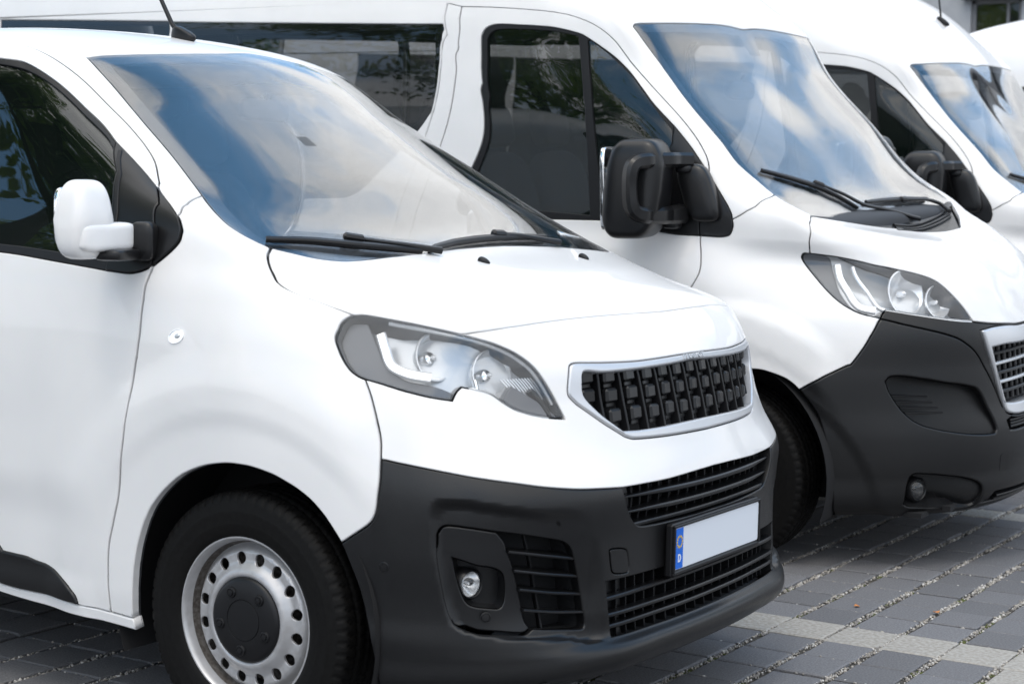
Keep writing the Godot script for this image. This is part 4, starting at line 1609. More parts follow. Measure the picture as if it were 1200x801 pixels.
	# front doors
	var dpath := path([rev(dt), rev(E.tri_top), E.frame_top, E.frame_rear, E.frame_bot, rev(E.tri_low), E.door_gap, rev(E.door_rear)])
	var doors := pair(van, "front_door", panel(S, dpath, [], {"h": 0.045, "bevel": 0.003, "gap": 0.0022}), "white_paint")
	back.add(both_sides(lining(S, dpath, [], -0.05)))
	var glass_p := path([E.glass_top, E.glass_rear, E.glass_bot, E.glass_front])
	var quarter := path([E.quarter, E.quarter_low, E.quarter_rear])
	var frame_p := path([E.frame_top, E.frame_rear, E.frame_bot, E.tri_rear])
	subpair(doors, "window_seal", panel(S, frame_p, [glass_p, quarter], {"off": -0.004, "gap": 0.0005, "bevel": 0.003, "depth": 0.02, "h": 0.03}), "rubber_seal")
	var wins := subpair(doors, "window", panel(S, glass_p, [], {"off": -0.012, "gap": -0.004, "bevel": 0.0, "depth": 0.004, "h": 0.05}), "window_glass")
	for k in 2:
		thicken(wins[k], panel(S, glass_p if k == 0 else mirror(glass_p), [], {"off": -0.0165, "gap": -0.004, "bevel": 0.0, "rim": false, "h": 0.05}))
	wins = subpair(doors, "quarter_light", panel(S, quarter, [], {"off": -0.012, "gap": -0.004, "bevel": 0.0, "depth": 0.004, "h": 0.05}), "window_glass")
	for k in 2:
		thicken(wins[k], panel(S, quarter if k == 0 else mirror(quarter), [], {"off": -0.0165, "gap": -0.004, "bevel": 0.0, "rim": false, "h": 0.05}))
	subpair(doors, "mirror_patch", panel(S, path([E.tri_top, E.tri_gap, E.tri_low, E.tri_rear]), [], {"off": 0.005, "gap": 0.001, "bevel": 0.004, "depth": 0.02, "h": 0.025}), "bumper_plastic_fine")
	pair(van, "wing_patch", panel(S, path([E.tri_front_high, E.tri_front_low, rev(E.tri_gap)]), [], {"off": 0.005, "gap": 0.001, "bevel": 0.004, "depth": 0.02, "h": 0.025}), "bumper_plastic_fine")
	# pillar behind the door and the windowed side
	var pillar := path([E.door_rear, rev(E.pillar_gap), rev(E.gutter)])
	pair(van, "side_pillar", panel(S, pillar, [], {"h": 0.06, "bevel": 0.003, "gap": 0.002}), "white_paint")
	back.add(both_sides(lining(S, pillar, [], -0.05)))
	var pg: PackedVector2Array = E.pillar_gap
	var side := path([pg, uv(9.98, 1.7), uv(9.98, 14.72), uv(pg[0].x, pg[0].y)])
	var wina := path([E.rearwin_top, E.rearwin])
	var winb := path([E.rearwin2_top, uv(skin_uv(S, -3.12, 1.5).x, skin_uv(S, -3.12, 1.5).y), uv(skin_uv(S, -3.2, 1.45).x, skin_uv(S, -3.2, 1.45).y), uv(9.72, skin_uv(S, -4.4, 1.45).y)])
	var wr := rear_arch(S, -4.035, 0.36, 0.46)
	pair(van, "side_panel", panel(S, side, [wina, winb, wr], {"h": 0.09, "bevel": 0.006, "gap": 0.001}), "white_paint")
	back.add(both_sides(lining(S, side, [wina, winb, wr], -0.05)))
	for w in [wina, winb]:
		var p := pair(van, "side_window", panel(S, w, [], {"off": -0.006, "gap": 0.002, "bevel": 0.001, "depth": 0.004, "h": 0.09}), "dark_glass")
		var inner := shrink(S, fine(S, w if area(w) > 0 else rev(w), 0.03), 0.03)
		subpair(p, "window_border", panel(S, w, [inner], {"off": -0.011, "gap": 0.0, "bevel": 0.0, "rim": false, "h": 0.05}), "gloss_black")
	part(van, "rear_doors", rear_wall(S).mesh(), "white_paint")
	# windscreen
	var ws := both([rev(E.ws_top), rev(E.ws_side_high), rev(E.ws_side_low), rev(E.glass_low)])
	var wsp := part(van, "windscreen", panel(S, ws, [], {"off": -0.001, "gap": 0.001, "bevel": 0.0015, "depth": 0.006, "h": 0.05}).mesh(), "windscreen_glass")
	var plies := MB.new()   # laminated glass: the coated film between two sheets
	for k in 2:
		plies.add(panel(S, ws, [], {"off": -0.0035 - 0.0025 * k, "gap": 0.003, "bevel": 0.0, "rim": false, "h": 0.05}))
	part(wsp, "inner_plies", plies.mesh(), "windscreen_glass")
	var ring := shrink(S, fine(S, ws if area(ws) > 0 else rev(ws), 0.02), 0.04)
	part(wsp, "black_border", panel(S, ws, [ring], {"off": -0.009, "gap": 0.0, "bevel": 0.0, "rim": false, "h": 0.05}).mesh(), "frit_band")
	var sensor := path([uv(0.30, 14.2), uv(0.17, 13.45), uv(-0.17, 13.45), uv(-0.45, 14.2)])
	part(wsp, "sensor_patch", panel(S, sensor, [], {"off": -0.0095, "gap": 0.0, "bevel": 0.0, "rim": false, "h": 0.05}).mesh(), "frit_band")
	wiper(van, S, E.blade_near, E.arm_near)
	wiper(van, S, E.blade_far, E.arm_far)
	mirror_large(van)
	# aerial on the front of the roof
	var ab := MB.new()
	var a0 := S.at(0.0, 15.25)
	blob(ab, a0 + Vector3(0.0, 0.010, 0), Vector3(0.045, 0.020, 0.018), 0.7, 0.8, Basis(Vector3(0, 0, 1), -0.5), func(q: Vector3) -> Vector3: return Vector3(q.x, q.y * (1.0 - q.x * 8.0), q.z), 20, 12)
	tube(ab, [a0 + Vector3(-0.01, 0.02, 0), a0 + Vector3(-0.06, 0.42, 0.0)], [0.006, 0.004], 10)
	part(van, "aerial", ab.mesh(), "satin_black")
	# underside, wheels, cabin
	var un := MB.new()
	box(un, Vector3(-2.2, 0.30, 0), Vector3(5.2, 0.06, 1.2), 0.0)
	box(un, Vector3(-2.0, 0.34, 0), Vector3(3.0, 0.10, 1.9), 0.0)
	box(un, Vector3(0.10, 0.235, 0), Vector3(1.45, 0.02, 1.22), 0.0)
	box(un, Vector3(0.55, 0.22, 0), Vector3(0.40, 0.02, 1.45), 0.0)
	for sx in [0.0, -4.035]:
		for sg in [1.0, -1.0]:
			wheel_well(un, sx, 0.37, 0.47, sg * 0.66, sg * 0.99)
	tube(un, [Vector3(0, 0.36, -0.85), Vector3(0, 0.36, 0.85)], [0.05], 10)
	tube(un, [Vector3(-4.035, 0.36, -0.85), Vector3(-4.035, 0.36, 0.85)], [0.05], 10)
	part(van, "underbody", un.mesh(), "dark_void")
	part(van, "inner_shell", back.mesh(), "cabin_dark")
	add_wheel(van, "large", Vector3(0.0, 0.356, 0.872), false)
	add_wheel(van, "large", Vector3(0.0, 0.356, -0.872), true)
	add_wheel(van, "large", Vector3(-4.035, 0.356, 0.872), false)
	add_wheel(van, "large", Vector3(-4.035, 0.356, -0.872), true)
	var dash := MB.new()
	blob(dash, Vector3(0.02, 1.30, 0), Vector3(0.34, 0.09, 0.86), 0.5, 0.35)
	blob(dash, Vector3(-0.20, 1.12, 0), Vector3(0.16, 0.26, 0.86), 0.4, 0.35)
	blob(dash, Vector3(-0.14, 1.37, -0.42), Vector3(0.16, 0.06, 0.22), 0.7, 0.7)
	part(van, "dashboard", dash.mesh(), "cabin_dark")
	seat(van, Vector3(-0.98, 0.98, -0.52), 0.52, 1)
	seat(van, Vector3(-0.98, 0.98, 0.32), 0.95, 2)
	seat(van, Vector3(-1.95, 0.92, 0.25), 1.3, 3)
	seat(van, Vector3(-2.85, 0.92, 0.25), 1.3, 3)
	steering_wheel(van, Vector3(-0.50, 1.30, -0.50), 0.21)
	var fl2 := MB.new()
	box(fl2, Vector3(-2.4, 0.52, 0), Vector3(4.6, 0.04, 1.85), 0.0)
	part(van, "cabin_floor", fl2.mesh(), "cabin_dark")
	var rv := MB.new()
	blob(rv, Vector3(-0.40, 1.90, 0), Vector3(0.022, 0.042, 0.125), 0.5, 0.5)
	tube(rv, [Vector3(-0.41, 1.92, 0), Vector3(-0.38, 1.97, 0.0)], [0.009])
	part(van, "rear_view_mirror", rv.mesh(), "satin_black")

	# the same van again behind it, and one facing the other way
	var second := van.duplicate()
	second.name = numbered("large_van")
	second.position = Vector3(0.14, 0.085, -2.95 - 2.90)
	tag(second, "large white van with a roof aerial above its windscreen, at the right edge", "van", "white vans parked side by side")
	add_child(second, true)
	for c in second.get_children():
		if c.name.begins_with("wheel"):
			c.position.y -= 0.05
	van.get_node("aerial").free()
	var third := van.duplicate()
	third.name = numbered("large_van")
	third.position = Vector3(-1.93, 0.037, -8.3)
	third.basis = Basis(Vector3.UP, PI)
	tag(third, "white van roof corner showing above the others at the far right edge", "van", "white vans parked side by side")
	add_child(third, true)

func mirror_large(van: Node3D):
	var b := MB.new()
	var c := Vector3(-0.300, 1.496, 1.150)
	var turn := Basis(Vector3.UP, 0.18)
	blob(b, c + Vector3(0.018, 0, 0), Vector3(0.122, 0.195, 0.108), 0.34, 0.42, turn, func(q: Vector3) -> Vector3: return Vector3((q.x + 0.012) * (1.0 - 0.30 * pow(absf(q.y) / 0.195, 3.0)) + 0.10 * q.y, q.y, q.z * (1.0 - 0.10 * q.y / 0.195)), 56, 40)
	var ms := pair(van, "door_mirror", b, "bumper_plastic_fine")
	var br := MB.new()
	var pts := [Vector3(-0.122, 1.605, 1.000), Vector3(-0.155, 1.607, 1.090), Vector3(-0.198, 1.607, 1.195), Vector3(-0.222, 1.598, 1.248), Vector3(-0.232, 1.568, 1.268), Vector3(-0.236, 1.508, 1.272), Vector3(-0.232, 1.440, 1.268), Vector3(-0.222, 1.408, 1.248), Vector3(-0.200, 1.394, 1.200), Vector3(-0.172, 1.391, 1.100), Vector3(-0.150, 1.392, 1.005)]
	var ups := [Vector3(0.84, 0, 0.54)]
	var run := []
	for i in pts.size() - 1:
		for k in 6:
			run.append(Vector3(0.022, 0, 0.038) * minf(1.0, minf(i, 9 - i) * 0.5) + pts[i].cubic_interpolate(pts[i + 1], pts[maxi(i - 1, 0)], pts[mini(i + 2, pts.size() - 1)], k / 6.0))
	run.append(pts[pts.size() - 1])
	sweep(br, run, ups, [0.058, 0.056, 0.048, 0.058, 0.076], [0.06, 0.055, 0.055, 0.055, 0.065], 0.22)
	subpair(ms, "mirror_bracket", br, "bumper_plastic_fine")
	var bs := MB.new()
	blob(bs, Vector3(-0.085, 1.475, 0.985), Vector3(0.070, 0.115, 0.042), 0.55, 0.6, Basis(Vector3.UP, 0.12), func(q: Vector3) -> Vector3: return Vector3(q.x - q.y * 0.30, q.y, q.z))
	subpair(ms, "mirror_base", bs, "bumper_plastic_fine")
	var st := MB.new()
	for q in [Vector3(-0.135, 1.570, 1.010), Vector3(-0.180, 1.352, 1.030)]:
		blob(st, q, Vector3(0.034, 0.018, 0.040), 0.6, 0.6, turn, null, 20, 12)
	subpair(ms, "mirror_hinge", st, "satin_black")
	var ln := MB.new()
	var ic := Vector3(-0.352, 1.512, 1.236)
	blob(ln, ic, Vector3(0.032, 0.072, 0.022), 0.5, 0.6, turn, null, 24, 16)
	subpair(ms, "indicator_lens", ln, "lens_clear")
	ln = MB.new()
	blob(ln, ic + Vector3(0.012, -0.004, 0.004), Vector3(0.011, 0.014, 0.012), 0.8, 0.8, turn, null, 16, 10)
	subpair(ms, "indicator_bulb", ln, "orange_bulb")
	ln = MB.new()
	blob(ln, ic + Vector3(-0.008, 0, -0.008), Vector3(0.024, 0.066, 0.012), 0.5, 0.6, turn, null, 20, 12)
	subpair(ms, "indicator_reflector", ln, "lamp_silver")
	var gl := MB.new()
	blob(gl, c + turn * Vector3(-0.088, 0.0, 0), Vector3(0.012, 0.165, 0.090), 0.3, 0.3, turn)
	subpair(ms, "mirror_glass", gl, "chrome")

# ---------------------------------------------------------------- paving
func build_paving():
	var g := MB.new()
	var e := 150.0
	g.flat(Vector3(-e, 0, -e), Vector3(e, 0, -e), Vector3(e, 0, e), Vector3(-e, 0, e), Vector3.UP)
	var ground := MeshInstance3D.new()
	ground.name = "ground"
	ground.mesh = g.mesh()
	ground.material_override = M.joint_grit
	ground.position.y = -0.022
	ground.set_meta("kind", "structure")
	add_child(ground)
	var pave := Node3D.new()
	pave.name = "paving"
	pave.set_meta("kind", "structure")
	add_child(pave)
	# stones stand in columns 0.196 m apart along x with wide gritty joints, and rows 0.2115 m apart along z
	var meshes := []
	for k in 4:
		var b := MB.new()
		paver(b, Vector3(0.168 + 0.004 * (k % 2), 0.05, 0.2020), k)
		meshes.append(b.mesh())
	var wide := MB.new()
	paver(wide, Vector3(0.191, 0.05, 0.222), 1)
	var light_mesh := wide.mesh()
	var near := []
	var far := [[], [], [], []]
	var i0 := -60
	for i in range(i0, 40):
		var x := 0.716 + i * 0.1955
		for j in range(-70, 60):
			var z := -1.336 - (j + 0.0) * 0.2115
			if j < 0:
				z = -0.9025 - (j + 1) * 0.2115
			var light := false
			# light rows mark the parking bays
			var d := z + 3.72
			if absf(d) < 0.106:
				light = true
			if i == 4:
				light = true
			var px := x + rng.randf_range(-0.003, 0.003)
			var pz := z + rng.randf_range(-0.003, 0.003)
			var t := Transform3D(Basis(Vector3.UP, rng.randf_range(-0.012, 0.012)) * Basis(Vector3(1, 0, 0), rng.randf_range(-0.006, 0.006)), Vector3(px, -0.025 + rng.randf_range(-0.003, 0.003), pz))
			var k := rng.randi() % 4
			var seen := (x > -0.05 and x < 1.75 and z < -0.15 and z > -3.95 and z + 0.9 < (x + 0.6) * 2.0) or (x > -1.75 and x < -0.1 and z > 0.30 and z < 1.10)
			if seen:
				near.append([t, k, light])
			else:
				far[3 if light else rng.randi() % 3].append(t)
		# the light row beside the nearest van
		var lt := Transform3D(Basis(Vector3.UP, rng.randf_range(-0.006, 0.006)), Vector3(x, -0.0245 + rng.randf_range(-0.002, 0.002), -1.1175))
		if x > 0.2 and x < 1.75:
			near.append([lt, -1, true])
		else:
			far[3].append(lt)
	near.sort_custom(func(a, b): return a[0].origin.distance_squared_to(Vector3(2.9, 1.4, 4.2)) < b[0].origin.distance_squared_to(Vector3(2.9, 1.4, 4.2)))
	var tones := ["paver_dark_mid", "paver_dark_deep", "paver_dark_pale", "paver_dark_mid"]
	for n in near.size():
		var q: Array = near[n]
		if n < 300:
			var o := part(pave, "paver", light_mesh if q[1] == -1 else meshes[q[1]], "paver_light" if q[2] else tones[rng.randi() % 4], q[0])
		else:
			far[3 if q[2] else rng.randi() % 3].append(q[0])
	for k in 4:
		var mm := MultiMesh.new()
		mm.transform_format = MultiMesh.TRANSFORM_3D
		mm.mesh = meshes[k] if k < 3 else light_mesh
		mm.instance_count = far[k].size()
		for n in far[k].size():
			mm.set_instance_transform(n, far[k][n])
		var mi := MultiMeshInstance3D.new()
		mi.name = "far_pavers"
		mi.multimesh = mm
		mi.material_override = M[["paver_dark_mid", "paver_dark_deep", "paver_dark_pale", "paver_light"][k]]
		mi.set_meta("kind", "stuff")
		pave.add_child(mi, true)
	# grit filling the wide joints between the columns
	var gs := MB.new()
	for i in range(-60, 41):
		var gx := 0.716 - 0.0978 + i * 0.1955
		gs.flat(Vector3(gx - 0.0145, -0.0085, -15.0), Vector3(gx + 0.0145, -0.0085, -15.0), Vector3(gx + 0.0145, -0.0085, 11.0), Vector3(gx - 0.0145, -0.0085, 11.0), Vector3.UP)
	var go := part(pave, "joint_fill", gs.mesh(), "joint_grit")
	go.set_meta("kind", "stuff")
	# loose chippings in the joints
	var stone := MB.new()
	blob(stone, Vector3.ZERO, Vector3(1, 0.7, 0.85), 1.0, 1.0, Basis(), func(q: Vector3) -> Vector3: return q + Vector3(sin(q.y * 5.0) * 0.15, sin(q.z * 4.0) * 0.15, sin(q.x * 6.0) * 0.15), 7, 5)
	var sm := stone.mesh()
	var where := [[], [], []]
	for n in 46000:
		var i := rng.randi_range(-9, 6)
		var x := 0.716 - 0.0978 + i * 0.1955 + rng.randfn(0.0, 0.0075)
		var z := rng.randf_range(-4.2, 1.4)
		if rng.randf() < 0.07:
			x = rng.randf_range(-1.6, 2.0)
			z = -1.336 - rng.randi_range(-11, 13) * 0.2115 - 0.1058 + rng.randfn(0.0, 0.003)
		if x < 0.0 and z < 0.2:
			continue
		var clump := sin(x * 31.0 + z * 17.0) + sin(z * 23.0 - x * 9.0)
		if clump < rng.randf_range(-2.2, 0.8):
			continue
		var r := clampf(rng.randfn(0.0036, 0.0014), 0.0015, 0.0075)
		where[[0, 0, 1, 2, 1][rng.randi() % 5]].append(Transform3D(Basis.from_euler(Vector3(rng.randf() * 6, rng.randf() * 6, rng.randf() * 6)).scaled(Vector3.ONE * r), Vector3(x, -0.0075 + rng.randf() * 0.003 + r * 0.3, z)))
	for k in 3:
		scatter(pave, "joint_chippings", sm, where[k], ["pebble_buff", "pebble_grey", "pebble_pale"][k])
	# moss cushions
	var mo := MB.new()
	blob(mo, Vector3.ZERO, Vector3(1, 0.5, 1), 1.0, 1.0, Basis(), func(q: Vector3) -> Vector3: return q * (1.0 + 0.25 * sin(q.x * 7.0 + q.z * 5.0)), 10, 6)
	var ms := []
	for n in 90:
		var i := rng.randi_range(-1, 5)
		var cx := 0.716 - 0.0978 + i * 0.1955
		var cz := rng.randf_range(-2.2, 0.9)
		if rng.randf() < 0.6:
			cz = -1.336 - rng.randi_range(-6, 3) * 0.2115 - 0.1058
		if cx < 0.3:
			continue
		for k in rng.randi_range(8, 26):
			var r := rng.randf_range(0.0025, 0.0055)
			var along_z := rng.randf() < 0.7
			ms.append(Transform3D(Basis.from_scale(Vector3(r * 1.5, r, r * 1.5)), Vector3(cx + rng.randfn(0.0, 0.005 if along_z else 0.02), -0.0075, cz + rng.randfn(0.0, 0.022 if along_z else 0.004))))
	scatter(pave, "joint_moss", mo.mesh(), ms, "moss")

func scatter(parent: Node, called: String, mesh: Mesh, where: Array, material: String):
	var mm := MultiMesh.new()
	mm.transform_format = MultiMesh.TRANSFORM_3D
	mm.mesh = mesh
	mm.instance_count = where.size()
	for n in where.size():
		mm.set_instance_transform(n, where[n])
	var mi := MultiMeshInstance3D.new()
	mi.name = called
	mi.multimesh = mm
	mi.material_override = M[material]
	mi.set_meta("kind", "stuff")
	parent.add_child(mi, true)

func paver(b: MB, s: Vector3, seed_: int):
	# a concrete block: chamfered top edges a little chipped
	var r := RandomNumberGenerator.new()
	r.seed = 90 + seed_
	var h := s * 0.5
	var c := 0.005
	var top := []
	var rim := []
	var low := []
	var n := 9
	for side in 4:
		for k in n:
			var f := float(k) / n
			var p: Vector2 = [Vector2(-1, -1).lerp(Vector2(1, -1), f), Vector2(1, -1).lerp(Vector2(1, 1), f), Vector2(1, 1).lerp(Vector2(-1, 1), f), Vector2(-1, 1).lerp(Vector2(-1, -1), f)][side]
			var chip := r.randf_range(0.0, 0.0016) + (0.004 if r.randf() < 0.06 else 0.0)
			var o := Vector2(p.x * h.x, p.y * h.z)
			var i1 := Vector2(p.x * (h.x - c - chip), p.y * (h.z - c - chip))
			var o1 := Vector2(p.x * (h.x - chip * 0.6), p.y * (h.z - chip * 0.6))
			top.append(Vector3(i1.x, h.y, i1.y))
			rim.append(Vector3(o1.x, h.y - 0.0035, o1.y))
			low.append(Vector3(o.x, -h.y, o.y))
	var m := top.size()
	var ct := b.vert(Vector3(0, h.y, 0), Vector3.UP)
	var ids := []
	for p in top:
		ids.append(b.vert(p, Vector3.UP))
	for k in m:
		b.tri(ct, ids[k], ids[(k + 1) % m])
	for k in m:
		var j := (k + 1) % m
		var out: Vector3 = rim[k] + rim[j]
		out.y = 0
		b.flat(top[k], top[j], rim[j], rim[k], out.normalized() + Vector3.UP)
		b.flat(rim[k], rim[j], low[j], low[k], out)

# ---------------------------------------------------------------- trees and buildings round the yard
func build_surroundings():
	var f := base("grey_building", "pale grey building wall with a window, behind the vans at upper right", "building", Vector3(-4.0, 0, -16.5))
	var w := MB.new()
	# facade pieces round the window opening x 0.26..0.88, y 2.4..3.95
	box(w, Vector3(-6.87, 3.0, -0.15), Vector3(14.26, 6.0, 0.3), 0.0)
	box(w, Vector3(5.94, 3.0, -0.15), Vector3(10.12, 6.0, 0.3), 0.0)
	box(w, Vector3(0.57, 1.2, -0.152), Vector3(0.62, 2.4, 0.3), 0.0)
	box(w, Vector3(0.57, 4.97, -0.152), Vector3(0.62, 2.04, 0.3), 0.0)
	part(f, "wall", w.mesh(), "facade_panel")
	var body := MB.new()
	box(body, Vector3(-1.5, 3.0, -4.5), Vector3(25, 5.9, 8.3), 0.0)
	part(f, "rear_part", body.mesh(), "facade_panel")
	var cap := MB.new()
	box(cap, Vector3(-1.5, 6.05, -4.2), Vector3(25.3, 0.12, 9.0), 0.02)
	part(f, "roof_edge", cap.mesh(), "facade_trim")
	for x in [-0.8, 2.2, 5.2, -3.8, -6.8, -9.8]:
		var jb := MB.new()
		box(jb, Vector3(x, 3.0, 0.002), Vector3(0.018, 6.0, 0.008), 0.0)
		part(f, "panel_joint", jb.mesh(), "facade_trim")
	var wf := MB.new()
	for q in [[0.285, 3.175, 0.05, 1.55], [0.855, 3.175, 0.05, 1.55], [0.70, 3.175, 0.035, 1.5]]:
		box(wf, Vector3(q[0], q[1], -0.08), Vector3(q[2], q[3], 0.06), 0.006)
	box(wf, Vector3(0.57, 3.925, -0.08), Vector3(0.62, 0.05, 0.06), 0.006)
	box(wf, Vector3(0.57, 2.425, -0.08), Vector3(0.62, 0.05, 0.06), 0.006)
	var win := part(f, "window", wf.mesh(), "facade_trim")
	var pb := MB.new()
	box(pb, Vector3(0.49, 3.175, -0.085), Vector3(0.40, 1.46, 0.008), 0.0)
	part(win, "pane", pb.mesh(), "window_glass")
	pb = MB.new()
	box(pb, Vector3(0.775, 3.175, -0.085), Vector3(0.12, 1.46, 0.008), 0.0)
	part(win, "pane", pb.mesh(), "window_glass")
	pb = MB.new()
	box(pb, Vector3(0.49, 3.175, -0.14), Vector3(0.42, 1.46, 0.004), 0.0)
	part(win, "blind", pb.mesh(), "blind_green")
	var lb := MB.new()
	box(lb, Vector3(0.57, 4.0, 0.06), Vector3(0.80, 0.10, 0.16), 0.01)
	part(win, "shutter_box", lb.mesh(), "facade_trim")
	tree("broad_leaved_tree", "leafy tree reflected in the side window of the small van", Vector3(-5.9, 0, 5.0), 9.5, 3.7, 4.0, 1, 4.1)
	tree("broad_leaved_tree", "leafy tree reflected in the side windows of the large van", Vector3(-9.6, 0, 11.4), 9.0, 4.6, 4.8, 2, 1.9)
	tree("broad_leaved_tree", "leafy tree reflected in the edge of the large van's windscreen", Vector3(-8.6, 0, -13.0), 8.0, 3.0, 3.9, 3, 1.0)
	tree("broad_leaved_tree", "leafy tree in front of the grey building, hidden behind the vans", Vector3(-13.0, 0, -12.0), 8.5, 3.6, 3.9, 5, 1.0)
	tree("broad_leaved_tree", "leafy tree standing past the end of the grey building", Vector3(7.5, 0, -19.0), 8.5, 4.2, 4.4, 4, 1.2)

func tree(called: String, label: String, at: Vector3, h: float, rad: float, spread: float, seed_: int, leafless: float):
	var t := base(called, label, "tree", at, "trees round the yard")
	var r := RandomNumberGenerator.new()
	r.seed = seed_ * 77
	var wood := MB.new()
	var lean := Vector3(r.randf_range(-0.5, 0.5), 0, r.randf_range(-0.5, 0.5))
	var top := Vector3(0, h * 0.62, 0) + lean
	tube(wood, [Vector3(0, -0.1, 0), Vector3(0, 0.4, 0) + lean * 0.05, lean * 0.3 + Vector3(0, h * 0.22, 0), lean * 0.7 + Vector3(0, h * 0.42, 0), top], [0.27, 0.21, 0.18, 0.14, 0.08], 12)
	var tips := []
	for k in 15:
		var f := r.randf_range(clampf(leafless / (h * 0.62) * 0.9, 0.35, 0.75), 1.0)
		var from: Vector3 = lean * f * 0.95 + Vector3(0, h * 0.62 * f, 0)
		var a := k * 2.4 + r.randf_range(-0.3, 0.3)
		var el := r.randf_range(0.1, 0.9)
		var l := rad * r.randf_range(0.6, 1.0)
		var d := Vector3(cos(a) * cos(el), sin(el), sin(a) * cos(el))
		var mid := from + d * l * 0.5 + Vector3(0, r.randf_range(-0.1, 0.3), 0)
		var tip := from + d * l
		tube(wood, [from, mid, tip], [0.075, 0.045, 0.015], 7)
		tips.append(tip)
		tips.append(mid)
		for j in 3:
			var s := mid.lerp(tip, r.randf())
			var e := s + Vector3(r.randfn(), r.randfn() * 0.6 + 0.2, r.randfn()).normalized() * r.randf_range(0.6, 1.2)
			tube(wood, [s, e], [0.022, 0.008], 5)
			tips.append(e)
	part(t, "trunk", wood.mesh(), "bark")
	var leaf := MB.new()
	leaf_shape(leaf)
	var lm := leaf.mesh()
	var where := [[], [], []]
	for c in 260:
		var k: Vector3 = tips[r.randi() % tips.size()] + Vector3(r.randfn(), r.randfn() * 0.7, r.randfn()) * 0.45
		if k.y < leafless:
			continue
		var cr := r.randf_range(0.22, 0.55)
		var tone := r.randi() % 3
		for n in 56:
			var p := k + Vector3(r.randfn(), r.randfn() * 0.6, r.randfn()) * cr * 0.6
			var s := r.randf_range(0.10, 0.19)
			where[tone if r.randf() < 0.7 else r.randi() % 3].append(Transform3D(Basis.from_euler(Vector3(r.randf_range(-0.9, 0.9), r.randf() * TAU, r.randf_range(-0.7, 0.7))).scaled(Vector3.ONE * s), p))
	for k in 3:
		scatter(t, "leaves", lm, where[k], ["leaf_mid", "leaf_dark", "leaf_bright"][k])

func leaf_shape(b: MB):
	var o := [Vector3(0, 0, 0), Vector3(0.28, 0.03, 0.3), Vector3(0.30, 0.02, 0.62), Vector3(0, -0.06, 1.0), Vector3(-0.30, 0.02, 0.62), Vector3(-0.28, 0.03, 0.3)]
	var c := b.vert(Vector3(0, -0.03, 0.5), Vector3.UP)
	var ids := []
	for p in o:
		ids.append(b.vert(p, (Vector3.UP + Vector3(-p.x, 0, 0)).normalized()))
	for k in 6:
		b.tri(c, ids[k], ids[(k + 1) % 6])

# ---------------------------------------------------------------- bits lying about
func build_small_things():
	var spots := [[0.742, -1.507, "small dry orange leaf fragment on a dark paver nearest the small van"], [1.005, -1.585, "small pale orange leaf fragment in the gritty joint in front of the large van"], [1.185, -2.66, "small dry leaf fragment on the paving close to the right edge"]]
	for q in spots:
		var b := MB.new()
		var f := func(u: float, v: float) -> Vector3:
			var x := (u - 0.5) * 2.0
			var y := (v - 0.5) * 2.0
			return Vector3(x * 0.014, 0.004 + 0.004 * x * x + 0.002 * sin(y * 3.0), y * 0.009 * (1.1 - x * x))
		grid(b, f, 8, 6)
		var o := MeshInstance3D.new()
		o.name = numbered("leaf_fragment")
		o.mesh = b.mesh()
		o.material_override = M.dry_leaf
		o.position = Vector3(q[0], 0.001, q[1])
		o.rotation.y = rng.randf() * TAU
		tag(o, q[2], "leaf", "dry leaf fragments on the paving")
		add_child(o)

